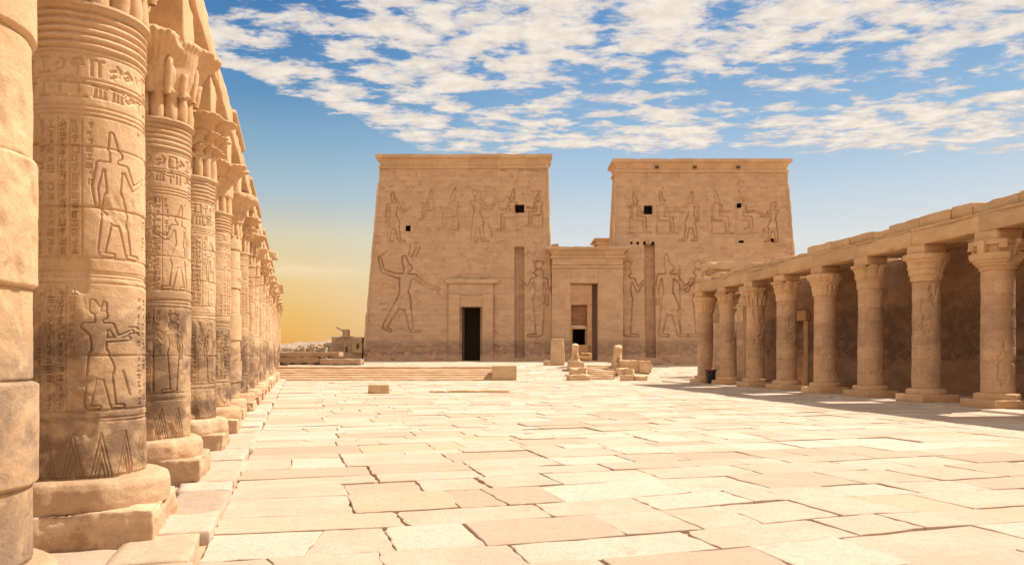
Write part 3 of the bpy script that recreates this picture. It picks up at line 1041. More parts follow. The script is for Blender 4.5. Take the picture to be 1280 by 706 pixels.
# wall behind the right colonnade, built in stretches so the doorway is a real opening
root = empty('portico_wall', (*rpt(0, 46.2), 0), RZR, 'dark stained block wall behind the right colonnade with a tall doorway', 'wall')
WO = 4.75
def wallpiece(name, ya, yb, za, zb, off=WO, th=.8, mat=M_WALL, step=.8):
    P, Q = rbox(th, abs(yb - ya), zb - za, .02, .01, step, int(abs(ya) * 13 + zb * 7), 1.2, .03)
    return MB().add(xf(P, (off, (ya + yb) / 2, za)), Q).build(name, mat, root, False)
yd0, yd1 = -3.9, -2.9
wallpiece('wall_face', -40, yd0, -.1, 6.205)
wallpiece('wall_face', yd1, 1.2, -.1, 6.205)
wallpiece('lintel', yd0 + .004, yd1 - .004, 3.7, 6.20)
wallpiece('door_frame', yd0 - .45, yd0 + .0, 0, 3.75, WO - .42, .12, M_BEAM)
wallpiece('door_frame', yd1 + .0, yd1 + .45, 0, 3.75, WO - .42, .12, M_BEAM)
wallpiece('door_cornice', yd0 - .6, yd1 + .6, 3.76, 4.3, WO - .52, .34, M_BEAM)
wallpiece('low_wall', 1.21, 9, -.1, 4.1, WO, .75, M_RUIN)
# paving edge under the right columns
mb = MB()
y = 50.0
k = 0
while y > 8:
    L = rr.uniform(.9, 1.7)
    P, Q = rbox(.8, L - .015, .16, .02, .01, .25, 700 + k, 2, .03)
    c = rpt(-.98, y - L / 2)
    mb.add(xf(P, (c[0], c[1], -.09), RZR), Q, rr.random())
    for w0, w2 in ((-.58, 1.5), (.93, 1.7), (2.64, 1.75)):
        P, Q = rbox(w2 - .015, L - .015, .16, .02, .008, .4, 760 + k, 2, .02)
        c = rpt(w0 + w2 / 2, y - L / 2)
        mb.add(xf(P, (c[0], c[1], -.10 + rr.uniform(-.006, .006)), RZR), Q, rr.random())
    y -= L
    k += 1
o = mb.build('portico_floor', M_PAVE, None, True, tint=True)
tag(o, kind='structure')

# litter bin beside the farthest column
bp = at(888.5, 482, 44.6)
root = empty('litter_bin', (bp[0], bp[1], .06), 0, 'small black waste sack bin with maroon rim beside the farthest right column', 'bin')
def rb(T, K, R, Z):
    return R * (1 + .08 * np.sin(T * 7 + Z * 9) + .05 * np.sin(T * 3 + Z * 14)), Z
MB().add(*revolve(smooth_prof([(.001, 0), (.16, .0), (.2, .05), (.235, .35), (.27, .72), (.25, .76), (.2, .70), (.001, .66)], 30), 40, rb)).build('sack', M_SACK, root, True)
MB().add(*revolve(smooth_prof([(.27, .74), (.34, .72), (.36, .78), (.34, .85), (.27, .84), (.27, .74)], 20), 32)).build('rim', M_RIM, root, True)
for k in range(3):
    a = k * 2.1 + .4
    P, Q = rbox(.03, .03, .78, .008, .0, .2, k)
    MB().add(xf(P, (.30 * math.cos(a), .30 * math.sin(a), 0), a), Q).build('leg', M_SACK, root, True)

# ------------------------------------------------------------------ pylon
PY = 80.0
BAT = 1.25 / 22.0                                      # lean of the faces


def facade(xl, xr, xlt, xrt, z0, z1, holes, carves, name, mat, root, y=PY, depth=5.6, res=.042, notch=(), steps=()):
    """battered wall with carved figures; holes are real openings; xlt/xrt are the top corners"""
    def lines(a, b, extra):
        u = list(np.arange(a, b, res)) + [b]
        for e in extra:
            u = [t for t in u if abs(t - e) > res * .4] + [e]
        return np.array(sorted(set([round(t, 5) for t in u])))
    ex, ez = [], []
    for (a, b, c, d) in list(holes) + [n[:4] for n in notch]:
        ex += [a, b]; ez += [c, d]
    xs = lines(xl, xr, [e for e in ex if xl < e < xr] + [e + .012 for e in ex if xl < e < xr])
    zs = lines(z0, z1, [e for e in ez if z0 < e < z1] + [e + .012 for e in ez if z0 < e < z1])
    X, Z = np.meshgrid(xs, zs, indexing='ij')
    t = (Z - z0) / (z1 - z0)
    X2 = X + (xlt - xl) * t * np.clip(1 - (X - xl) / 3.2, 0, 1) + (xrt - xr) * t * np.clip(1 - (xr - X) / 3.2, 0, 1)
    H = np.zeros_like(X)
    for c in carves:
        if c[0] == 'line':
            l = cap(X2, Z, *c[1:5], .001)
            H -= c[5] * np.exp(-(l / c[6]) ** 2)
        else:
            carve(H, X2, Z, *c)
    gr = random.Random(int(xl * 10) + 900)                     # rows and columns of small signs round the figures
    for _ in range(230):
        band = gr.random() < .6
        gz0 = gr.uniform(14.6, 20.6) if band else gr.uniform(5, 12.6)
        glyph(H, X2, Z, gr.uniform(xl + 1.5, xr - 1.5), gz0, gr.uniform(.28, .42), .05, .045, gr.randrange(len(GLY)))
    for q in range(34):
        for xc in (xl + 2.2, (xl + xr) / 2 - .6, xr - 2.0):
            glyph(H, X2, Z, xc + .42 * (q % 3), 19.4 - (q // 3) * .42, .34, .05, .04, gr.randrange(len(GLY)))
    fade = .60 + .40 * sstep(-.5, .35, fbm(X2 * .5, Z * .5, 1, 5, 3))
    H *= fade
    # uneven blocks, chipped joints
    row = np.floor(Z / .56)
    colid = np.floor((X2 + row * .47) / 1.25)
    H += .010 * _hash(colid, row, 0 * row, 3)
    H -= .028 * np.exp(-((Z / .56 - np.round(Z / .56)) * .56 / .035) ** 2) * sstep(-.1, .5, vn(X2 * .7, row, 0, 8))
    H += .018 * fbm(X2 * .9, Z * .9, 0, 4, 5)
    H -= .10 * sstep(.60, .9, fbm(X2 * 1.1, Z * 1.5, 3, 14, 3))
    for (a, b, c, d, dep) in notch:
        m = (X > a + .006) & (X < b + .006) & (Z > c + .006) & (Z < d + .006)
        H = np.where(m, H * .5 - dep, H)
    Yv = y + (Z - z0) * BAT - H
    V = np.stack([X2, Yv, Z], -1).reshape(-1, 3)
    Fq = grid_faces(len(xs), len(zs))
    cx = X.reshape(-1)[Fq].mean(1); cz = Z.reshape(-1)[Fq].mean(1)
    keep = np.ones(len(Fq), bool)
    for (a, b, c, d) in holes:
        keep &= ~((cx > a) & (cx < b) & (cz > c) & (cz < d))
    Fq = Fq[keep]
    mb = MB().add(V, Fq)
    # sides, back and top
    yb = y + depth
    tb = (z1 - z0) * BAT
    c = np.array([[xl, y, z0], [xr, y, z0], [xrt, y + tb, z1], [xlt, y + tb, z1], [xl, yb, z0], [xr, yb, z0], [xrt, yb - tb, z1], [xlt, yb - tb, z1]])
    mb.add(c, np.array([[4, 0, 3, 7], [1, 5, 6, 2], [5, 4, 7, 6], [3, 2, 6, 7]]))
    return mb.build(name, mat, root, False)


def ring_sweep(x0, x1, y0, y1, prof, seed=0, step=.45, amp=.03):
    """profile (outset, z) swept round a rectangle, edges worn"""
    path, nrm = [], []
    cs = [(x0, y0), (x1, y0), (x1, y1), (x0, y1)]
    for k in range(4):
        a, b = np.array(cs[k], float), np.array(cs[(k + 1) % 4], float)
        L = np.linalg.norm(b - a)
        d = (b - a) / L
        nn = np.array([d[1], -d[0]])
        pn = {0: (-1, -1), 1: (1, -1), 2: (1, 1), 3: (-1, 1)}[k]
        path.append(a); nrm.append(np.array(pn, float))
        m = int(L / step)
        for q in range(1, m):
            path.append(a + d * L * q / m); nrm.append(nn)
    path, nrm = np.array(path), np.array(nrm)
    prof = np.array(prof, float)
    n, mnum = len(path), len(prof)
    V = np.zeros((n, mnum, 3))
    V[:, :, 0] = path[:, None, 0] + nrm[:, None, 0] * prof[None, :, 0]
    V[:, :, 1] = path[:, None, 1] + nrm[:, None, 1] * prof[None, :, 0]
    V[:, :, 2] = prof[None, :, 1]
    w = amp * fbm(V[..., 0] * 1.3, V[..., 1] * 1.3, V[..., 2] * 2, seed, 4)
    ch = sstep(.3, .8, fbm(V[..., 0] * .8, V[..., 1] * .8, 0 * V[..., 2], seed + 3, 3)) * amp * 2.5
    out = prof[None, :, 0] > prof[:, 0].max() * .6
    V[:, :, 2] += w - ch * out
    V[:, :, 0] += nrm[:, None, 0] * (w - ch * out)
    V[:, :, 1] += nrm[:, None, 1] * (w - ch * out)
    top = np.array([[p[0], p[1], prof[-1, 1] - .02] for p in [(x0, y0), (x1, y0), (x1, y1), (x0, y1)]])
    return V.reshape(-1, 3), grid_faces(n, mnum, True), top


def cornice(x0, x1, y0, y1, z0, h, out, root, name='cornice', mat=None, seed=0, torus=True):
    t = .16 if torus else .0
    prof = []
    if torus:
        for k in range(7):
            a = -math.pi / 2 + k * math.pi / 6
            prof.append((.02 + .17 * math.cos(a), z0 - .17 + .17 * (math.sin(a) + 1)))
    for k in range(9):
        u = k / 8
        prof.append((.02 + out * (1 - math.cos(u * math.pi / 2)), z0 + t + (h * .68) * math.sin(u * math.pi / 2)))
    prof += [(out + .05, z0 + t + h * .70), (out + .05, z0 + t + h), (out - .3, z0 + t + h + .01)]
    V, Fq, top = ring_sweep(x0, x1, y0, y1, prof, seed)
    mb = MB().add(V, Fq)
    e = out - .25
    top = np.array([[x0 - e, y0 - e, prof[-1][1] - .015], [x1 + e, y0 - e, prof[-1][1] - .015], [x1 + e, y1 + e, prof[-1][1] - .015], [x0 - e, y1 + e, prof[-1][1] - .015]])
    mb.add(top, np.array([[0, 1, 2, 3]]))
    return mb.build(name, mat or M_CORN, root, False)


def recess(x0, x1, z0, z1, y, dep, root, name, mat):
    """lining of an opening: four reveals and the back"""
    c = np.array([[x0, y, z0], [x1, y, z0], [x1, y, z1], [x0, y, z1], [x0, y + dep, z0], [x1, y + dep, z0], [x1, y + dep, z1], [x0, y + dep, z1]])
    return MB().add(c, np.array([[0, 4, 5, 1], [1, 5, 6, 2], [2, 6, 7, 3], [3, 7, 4, 0], [4, 7, 6, 5]])).build(name, mat, root, False)


def corner_roll(xa, za, xb, zb, y, root):
    n = 60
    t = np.linspace(0, 1, n)
    th = np.linspace(0, 2 * np.pi, 12, endpoint=False)
    T, K = np.meshgrid(th, t, indexing='ij')
    r = .15 + .03 * fbm(K * 25 + xa, T * 0, 0, 3, 3) - .12 * sstep(.45, .8, vn(K * 18, T * 0, xa, 5))
    V = np.stack([xa + (xb - xa) * K + r * np.cos(T), y + .04 + (za + (zb - za) * K - za) * BAT + r * np.sin(T), za + (zb - za) * K], -1).reshape(-1, 3)
    return MB().add(V, grid_faces(12, n, True)).build('corner_moulding', M_CORN, root, True)


def pxr(x0, x1, ya, yb, Y=PY):
    """pixel box -> world x0, x1, z0, z1 on the facade plane"""
    a, b = at(x0, yb, Y), at(x1, ya, Y)
    return (a[0], b[0], a[2], b[2])


def wx(px, Y=PY + .6): return (px - 640) * Y / F
def wz(py, Y=PY + .6): return EYE + (YH - py) * Y / F


ZB = .75
# left tower
root = empty('pylon_tower', (0, 0, 0), 0, 'left tower of the great temple gateway with a small dark door at its foot', 'tower', 'towers of the great gateway')
zt = wz(209, 81.1)
xl, xr = wx(453.5, 80), wx(690, 80)
xlt, xrt = wx(475.5, 81.2), wx(684.5, 81.2)
door = (wx(577.6, 80), wx(600, 80), 1.24, wz(384.5, 80))
w1 = pxr(644, 655.6, 256, 266, 80.9)
w2 = pxr(507, 513, 282, 289, 80.8)
w3 = pxr(461, 464, 283, 286, 80.8)
notchL = (*pxr(643.5, 655.6, 307.5, 447, 80.3), .75)
DG, DW = .16, .08


def fig(kind, pxc, ytop, ybot, flip=1, d=DG, w=DW, body=.09):
    z0 = wz(ybot); h = (wz(ytop) - z0) / (1.05 if kind in ('stand', 'goddess', 'seat') else 1.0)
    return (kind, wx(pxc), z0, h, d, w, flip, body)


cl = [fig('stand', 491, 239, 302, 1), fig('seat', 536, 234, 276, -1), fig('seat', 564, 233, 289, -1), fig('offer', 596, 237, 302, 1), fig('seat', 638, 234, 290, -1),
      fig('seat', 671, 236, 284, -1), fig('smite', 505, 322, 416, 1, .22, .085), fig('goddess', 674, 322, 421, -1, .22, .085),
      ('line', wx(476), wz(306), wx(690), wz(306), .05, .06), ('line', wx(470), wz(311), wx(640), wz(311), .03, .05),
      ('line', wx(560), wz(350), wx(560), wz(447), .08, .06), ('line', wx(617), wz(350), wx(617), wz(447), .08, .06),
      ('line', wx(632), wz(352), wx(632), wz(378), .05, .05), ('line', wx(637), wz(352), wx(637), wz(378), .05, .05),
      ('line', wx(520), wz(247), wx(545), wz(247), .05, .06), ('line', wx(517), wz(276), wx(545), wz(276), .05, .06)]
facade(xl, xr, xlt, xrt, ZB, zt, [door, w1, w2], cl, 'wall', M_PYL, root, notch=[notchL])
cornice(xlt, xrt, PY + (zt - ZB) * BAT, PY + 5.6 - (zt - ZB) * BAT, zt + .02, 1.15, .42, root, seed=3)
corner_roll(xl, ZB, xlt, zt, PY, root); corner_roll(xr, ZB, xrt, zt, PY, root)
dw = PY + (1.2 - ZB) * BAT - .02
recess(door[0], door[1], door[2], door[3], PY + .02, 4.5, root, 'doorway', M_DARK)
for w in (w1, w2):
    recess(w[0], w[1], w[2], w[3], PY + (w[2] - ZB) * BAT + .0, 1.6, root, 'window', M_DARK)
# door surround with its own small cornice
sx0, sx1 = wx(561, 80), wx(616.5, 80)
for a, b in ((sx0, wx(574.5, 80)), (wx(603, 80), sx1)):
    P, Q = rbox(b - a, .5, wz(368, 80) - .95, .02, .008, .5, int(a * 9) % 90, 2)
    MB().add(xf(P, ((a + b) / 2, PY + .20, .95)), Q).build('door_jamb', M_PYL, root, False)
P, Q = rbox(sx1 - sx0 - .01, .5, wz(369, 80) - door[3] - .12, .02, .008, .5, 77, 2)
MB().add(xf(P, ((sx0 + sx1) / 2, PY + .30, door[3] + .10)), Q).build('door_lintel', M_PYL, root, False)
P, Q = rbox(sx1 - sx0 + .1, .62, .17, .08, .006, .4, 78, 2)
MB().add(xf(P, ((sx0 + sx1) / 2, PY + .42, wz(369, 80))), Q).build('door_moulding', M_CORN, root, True)
P, Q = rbox(sx1 - sx0, .5, wz(354, 80) - wz(367, 80), .02, .008, .5, 79, 2)
MB().add(xf(P, ((sx0 + sx1) / 2, PY + .50, wz(367, 80))), Q).build('door_frieze', M_PYL, root, False)
P, Q = rbox(sx1 - sx0 + 1.0, .95, .48, .06, .03, .2, 80, 2, .10)
MB().add(xf(P, ((sx0 + sx1) / 2 + .1, PY + .45, wz(354, 80))), Q).build('door_cornice', M_CORN, root, True)
P, Q = rbox(.12, .1, door[3] - 1.3, .01, .002, .5, 81)
MB().add(xf(P, (door[0] + .14, PY + .6, 1.25)), Q).build('leaf_and_jamb_shade', M_WOOD_SHADE, root, False)
P, Q = rbox(1.3, .7, .16, .03, .01, .3, 82)
MB().add(xf(P, (notchL[0] + .5, PY - .1, .98)), Q).build('mast_socket', M_CORN, root, True)

# right tower
root = empty('pylon_tower', (0, 0, 0), 0, 'right tower of the great gateway, partly hidden by the right colonnade', 'tower', 'towers of the great gateway')
zt = wz(214, 81.1)
xl, xr = wx(761, 80), wx(1004, 80)
xlt, xrt = wx(770.5, 81.2), wx(983.5, 81.2)
R_h = [pxr(805, 815.5, 257, 268, 80.9), pxr(921.5, 927, 254, 259.5, 80.9), pxr(964, 969, 298, 302.5, 80.7), pxr(923.5, 930, 300.5, 303.5, 80.7)]
R_h += [pxr(x, x + 3.2, 302, 305.5, 80.7) for x in (786, 795.5, 804, 814.6)]
R_h += [pxr(x, x + 4.4, 227.5, 230, 81.1) for x in ()]
notchR = (*pxr(806.5, 819.6, 303.8, 447, 80.3), .75)
cr = [fig('seat', 797, 238, 293, 1), fig('seat', 831, 237, 294, 1), fig('stand', 865, 239, 301, -1), fig('seat', 900, 236, 294, 1), fig('seat', 930, 236, 294, 1), fig('offer', 968, 252, 302, -1),
      fig('goddess', 783, 322, 421, 1, .22, .085), fig('stand', 835, 318, 421, 1, .22, .085), fig('goddess', 873, 322, 421, -1, .22, .085),
      ('line', wx(766), wz(306), wx(990), wz(306), .05, .06), ('line', wx(820), wz(240), wx(822), wz(300), .02, .05)]
facade(xl, xr, xlt, xrt, .45, zt, [h for h in R_h if h[0] != notchR[0]], cr, 'wall', M_PYL, root, notch=[notchR])
cornice(xlt, xrt, PY + (zt - ZB) * BAT, PY + 5.6 - (zt - ZB) * BAT, zt + .02, 1.1, .42, root, seed=8)
corner_roll(xl, .45, xlt, zt, PY, root); corner_roll(xr, .45, xrt, zt, PY, root)
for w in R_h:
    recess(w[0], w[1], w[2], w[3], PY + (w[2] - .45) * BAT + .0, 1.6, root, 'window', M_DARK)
for px_ in (821, 868.5, 923):                              # solid blocks coloured dark as the shade in sockets under the cornice lip
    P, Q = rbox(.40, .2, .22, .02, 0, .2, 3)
    MB().add(xf(P, (wx(px_, 81), PY + (zt - ZB) * BAT - .20, zt + .30)), Q).build('socket_shade', M_DARK, root, False)

# the gate between the towers
root = empty('temple_gate', (0, 0, 0), 0, 'tall open stone gate with a hollow cornice between the two towers', 'gate')
GY = PY - .5
gx0, gx1 = wx(690, GY), wx(779, GY)
gz1 = wz(321, GY)
op = (wx(713.2, GY), wx(747.6, GY), .9, wz(353.8, GY))


def wallslab(name, x0, x1, z0, z1, y0, y1, mat=M_PYL, r=.02, seed=1, par=None):
    P, Q = rbox(x1 - x0, y1 - y0, z1 - z0, r, .01, .5, seed, 1.5, .02)
    return MB().add(xf(P, ((x0 + x1) / 2, (y0 + y1) / 2, z0)), Q).build(name, mat, par or root, False)


wallslab('gate_jamb', gx0, op[0], .6, gz1, GY, GY + 1.2, seed=2)
wallslab('gate_jamb', op[1], gx1, .6, gz1, GY, GY + 1.2, seed=3)
wallslab('passage_wall', gx0 + .1, op[0] - .35, .6, gz1 - .1, GY + 1.22, GY + 7.2, seed=12)
wallslab('passage_wall', op[1] + .35, gx1 - .1, .6, gz1 - .1, GY + 1.22, GY + 7.2, seed=13)
wallslab('gate_lintel', op[0] + .003, op[1] - .003, op[3], gz1 - .003, GY + .004, GY + 1.2, seed=4)
wallslab('leaf_and_jamb_shade', op[1] + .02, op[1] + .34, 1.28, op[3] + .38, GY + 1.25, GY + 6.5, M_WOOD_SHADE, .02, 55)  # added dark panel, its brown stands in for deep shade on the jamb
wallslab('passage_ceiling', op[0] - .34, op[1] + .34, op[3] + .4, op[3] + 1.0, GY + 1.22, GY + 7.2, seed=5)
wallslab('lintel_moulding', gx0 - .02, gx1 + .02, wz(335, GY), wz(331.5, GY), GY - .16, GY - .005, M_CORN, .07, 6)
wallslab('frieze', gx0 + .05, gx1 - .05, wz(331, GY), gz1 - .02, GY - .09, GY - .004, M_PYL, .01, 7)
cornice(gx0, gx1, GY - .08, GY + 7, gz1, .85, .55, root, seed=11)
wallslab('loose_coping', wx(690, GY), wx(699, GY), gz1 + 1.0, gz1 + 1.55, GY + 1, GY + 2.2, M_CORN, .08, 21)
wallslab('loose_coping', wx(700, GY), wx(708, GY), gz1 + 1.0, gz1 + 1.25, GY + 1, GY + 2.2, M_CORN, .08, 22)
wallslab('threshold', op[0] - .2, op[1] + .2, .6, 1.27, GY - .4, GY + 1.1, M_CORN, .05, 31)

# second gateway seen through the gate
root = empty('inner_gateway', (0, 0, 0), 0, 'inner gateway wall with a dark doorway seen through the open gate', 'gate')
IY = 112.0
ix0, ix1 = wx(650, IY), wx(800, IY)
d0, d1, dt, dm = wx(714, IY), wx(734, IY), wz(381, IY), wz(408, IY)
wallslab('wall', ix0, d0, .9, wz(312, IY), IY, IY + 4, seed=41)
wallslab('wall', d1, ix1, .9, wz(312, IY), IY, IY + 4, seed=42)
wallslab('lintel', d0 + .003, d1 - .003, dt, wz(312, IY) - .01, IY + .01, IY + 4, seed=43)
wallslab('door_screen', d0 + .01, d1 - .01, wz(407, IY), dt - .01, IY + .7, IY + 1.0, M_WALL, .02, 44)
wallslab('screen_sill', d0 + .01, d1 - .01, wz(411, IY), wz(407.5, IY), IY + .4, IY + 1.0, M_BLOCK, .02, 45)
wallslab('door_step', d0 + .01, d1 - .01, .9, wz(431, IY), IY - 1.0, IY + 2, M_CORN, .02, 46)
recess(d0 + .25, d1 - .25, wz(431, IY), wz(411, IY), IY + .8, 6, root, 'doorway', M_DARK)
wallslab('door_jamb', d0 + .01, d0 + .25, wz(431, IY), wz(411, IY), IY + .5, IY + 1, M_PYL, .01, 47)
wallslab('door_jamb', d1 - .25, d1 - .01, wz(431, IY), wz(411, IY), IY + .5, IY + 1, M_PYL, .01, 48)
tx0 = wx(747, IY)
wallslab('tower', tx0, tx0 + 22, .9, wz(304, IY), IY - .3, IY + 5, seed=49)
cornice(tx0, tx0 + 22, IY - .3, IY + 5, wz(304, IY), .5, .5, root, seed=19)
sid = MB()
sid = empty('inner_court_wall', (0, 0, 0), 0, 'sunlit side wall of the inner court beyond the gate', 'wall')
wallslab('wall', wx(650, 90) - 1.0, wx(650, 90), .9, 8, 90, 112, M_PYL, .02, 51, par=sid)
root = empty('fallen_stone', (*at(730, 450, 92)[:2], 1.2), 0, 'pale broken blocks lying beyond the open gate', 'stone')
P, Q = rbox(2.0, 1.2, .55, .08, .05, .15, 52, 2, .12)
MB().add(xf(P, (0, 0, 0)), Q).build('block', M_BLOCK, root, True)
P, Q = rbox(1.2, 1.0, .45, .08, .05, .15, 53, 2, .12)
MB().add(xf(P, (.3, .1, .5)), Q).build('block', M_BLOCK, root, True)

# ------------------------------------------------------------------ terrace and steps on the left
root = empty('terrace_steps', (0, 0, 0), 0, 'broad flight of low worn steps in front of the left tower', 'steps')
sx0, sx1 = -24.0, -1.35
nst = 6
for k in range(nst):
    y0 = 53.0 + k * .46
    h = .93 * (k + 1) / nst
    P, Q = rbox(sx1 - sx0 - (k % 3) * .05, (.60 if k < nst - 1 else .62), .155 + .10, .085, .016, .12, 900 + k, 2.2, .05)
    dd = .60 if k < nst - 1 else .62
    MB().add(xf(P, ((sx0 + sx1) / 2, y0 + dd / 2, h - .255 - (.03 if k < nst - 1 else .0)), 0, (0, .13 if k < nst - 1 else 0)), Q).build('step', M_STEP, root, True)
b0 = at(613, 474, 53); b1 = at(646, 457, 53)
P, Q = rbox(1.75, 1.9, 1.10, .05, .02, .15, 910, 2, .08)
o = MB().add(P, Q).build('end_block', M_BLOCK, None, True, loc=(-.55, 53.6, -.06))
tag(o, 'squared stone block closing the right end of the terrace steps', 'stone block')


def block(px0, px1, py0, py1, Y, dep, label, name='stone_block', rz=0.0, mat=M_BLOCK, r=.04, amp=.045, chip=.16, sink=.04, group=None, seed=None):
    x0, _, zb_ = at(px0, py1, Y)
    x1, _, zt_ = at(px1, py0, Y)
    g0 = float(gz((x0 + x1) / 2, Y + dep / 2))
    zb2 = min(zb_, g0) - sink
    P, Q = rbox(x1 - x0, dep, zt_ - zb2, r, amp, .12, seed or int(px0 + py0), 2.2, chip)
    o = MB().add(P, Q).build(name, mat, None, True, loc=((x0 + x1) / 2, Y + dep / 2, zb2), rz=rz)
    return tag(o, label, 'stone block', group)


G1 = 'loose blocks flanking the gate steps'
block(459.5, 485, 480.5, 492, 33.6, .7, 'small squared stone block lying alone on the paving', rz=.12)
block(537, 637, 488, 491.5, 34.5, .25, 'long low stone curb strip lying on the paving', name='kerb_stone', r=.02, chip=.03)
block(411, 470, 478.5, 480.5, 46.5, .3, 'thin worn stone sill on the paving before the terrace steps', name='kerb_stone', r=.02, chip=.03)
block(710, 730, 451, 461, 57.4, 1.0, 'small worn block below the left lion, uppermost of the left pile', group=G1)
block(712, 733.5, 459.5, 469, 55.6, .8, 'rough block halfway down the left pile beside the gate steps', group=G1)
block(709, 737.5, 468.5, 476.5, 52.2, 1.2, 'low flat block at the foot of the left pile beside the gate steps', group=G1, chip=.15)
block(776.6, 799, 450.5, 464, 57.2, 1.2, 'large pale block just right of the right lion pedestal', group=G1)
block(799.5, 814.5, 451, 464, 57.0, 1.3, 'weathered end block at the right end of the right pile', group=G1, chip=.14)
block(771, 785, 460, 469, 55.6, .8, 'tilted small block on the right side of the gate steps', rz=.2, group=G1, chip=.14)
block(784, 793, 461, 469, 55.2, .7, 'wedge of stone leaning beside the tilted block right of the gate steps', rz=-.35, group=G1, chip=.2)
block(776.6, 792, 469, 477, 51.6, .9, 'left one of two low blocks lowest in the right pile', group=G1)
block(792.4, 810, 469, 477, 51.8, .8, 'right one of two low blocks lowest in the right pile', group=G1)
block(679.6, 688, 450.5, 456, 62.5, .6, 'small cube of stone left of the tall slab', chip=.06)

# low steps up to the gate
root = empty('gate_steps', (0, 0, 0), 0, 'low worn stone steps rising between loose blocks to the gate', 'steps')
for k in range(7):
    y0 = 53.9 + k * .95
    h = float(.93 * (k + 1) / 7)
    xa, xb = at(735, 0, y0)[0], at(769, 0, y0)[0]
    P, Q = rbox(xb - xa, 1.02, .30, .03, .02, .2, 930 + k, 2, .05)
    MB().add(xf(P, ((xa + xb) / 2, y0 + .5, h - .27)), Q).build('step', M_PAVE if False else M_BLOCK, root, True)

# tall slab, tapering upwards
x0, x1 = at(688.3, 0, 61)[0], at(706.2, 0, 61)[0]
g0 = float(gz((x0 + x1) / 2, 61.4))
P, Q = rbox(x1 - x0, .8, at(0, 423.5, 61)[2] - g0 + .1, .07, .02, .12, 940, 2, .08)
hh = P[:, 2].max()
P[:, 0] *= 1 - .14 * (P[:, 2] / hh)
o = MB().add(P, Q).build('standing_slab', M_BLOCK, None, True, loc=((x0 + x1) / 2, 61.4, g0 - .1))
tag(o, 'tall weathered upright slab tapering to its top, left of the gate', 'stone slab')


def lion(px0, px1, ytop, ybot, Y, label, flip, pedh):
    """worn seated lion seen from the front: haunches, chest, forelegs and a blunt head"""
    x0, x1 = at(px0, 0, Y)[0], at(px1, 0, Y)[0]
    g0 = float(gz((x0 + x1) / 2, Y + .4))
    root = empty('lion_statue', ((x0 + x1) / 2, Y + .5, g0), 0, label, 'statue', 'lion statues before the gate')
    w = x1 - x0
    P, Q = rbox(w * 1.45, 1.5, pedh + .1, .04, .015, .15, 950, 2, .06)
    MB().add(xf(P, (0, .2, -.1)), Q).build('pedestal', M_BLOCK, root, True)
    H = at(0, ytop, Y)[2] - g0 - pedh
    sk = [((0, .45, .0), .30), ((0, .35, .30), .33), ((0, .12, .55), .33), ((0, .04, .72), .31), ((0, -.04, .84), .33), ((0, -.10, .93), .33), ((0, -.14, 1.0), .30)]
    mb = MB()

    def blob(path, n=20):
        pts = np.array([p for p, _ in path]) * np.array([1.1, 1.1, H])
        rad = np.array([r for _, r in path]) * w * 1.75
        t = np.linspace(0, len(path) - 1, 26)
        c = np.stack([np.interp(t, np.arange(len(path)), pts[:, k]) for k in range(3)], 1)
        r = np.interp(t, np.arange(len(path)), rad)
        e = np.minimum(np.arange(26), 25 - np.arange(26)) / 4.0
        r = r * np.sqrt(np.clip(1 - (1 - np.clip(e, 0, 1)) ** 2, .0004, 1))
        tg = np.gradient(c, axis=0)
        tg /= np.linalg.norm(tg, axis=1, keepdims=True) + 1e-9
        a = np.cross(tg, [1, 0, 0]); a /= np.linalg.norm(a, axis=1, keepdims=True) + 1e-9
        b = np.cross(tg, a)
        th = np.linspace(0, 2 * np.pi, n, endpoint=False)
        V = c[None] + r[None, :, None] * (np.cos(th)[:, None, None] * a[None] + np.sin(th)[:, None, None] * b[None])
        V = V.reshape(-1, 3)
        V += .02 * fbm(V[:, 0] * 4, V[:, 1] * 4, V[:, 2] * 4, int(px0), 3)[:, None]
        mb.add(V, grid_faces(n, 26, True))
    blob(sk)
    for s in (-1, 1):
        blob([((s * .16, -.12, .58), .13), ((s * .17, -.18, .30), .115), ((s * .17, -.20, .06), .11), ((s * .17, -.34, .04), .10)], 12)
        blob([((s * .24, .42, .36), .16), ((s * .27, .20, .16), .18), ((s * .26, -.05, .05), .12)], 12)
        blob([((s * .17, .0, .93), .05), ((s * .19, .0, .985), .04)], 8)
    o = mb.build('lion', M_BLOCK, root, True)
    m = o.modifiers.new('merge', 'REMESH')
    m.mode = 'VOXEL'; m.voxel_size = .035; m.use_smooth_shade = True
    dg = bpy.context.evaluated_depsgraph_get()
    me = bpy.data.meshes.new_from_object(o.evaluated_get(dg))
    o.modifiers.clear()
    o.data = me
    return root


lion(715.5, 723.5, 424.8, 449, 59.0, 'worn seated lion statue on the left side of the gate steps', 1, .30)
lion(768.8, 778, 424.8, 450, 58.2, 'worn seated lion statue on the right side of the gate steps', -1, .42)

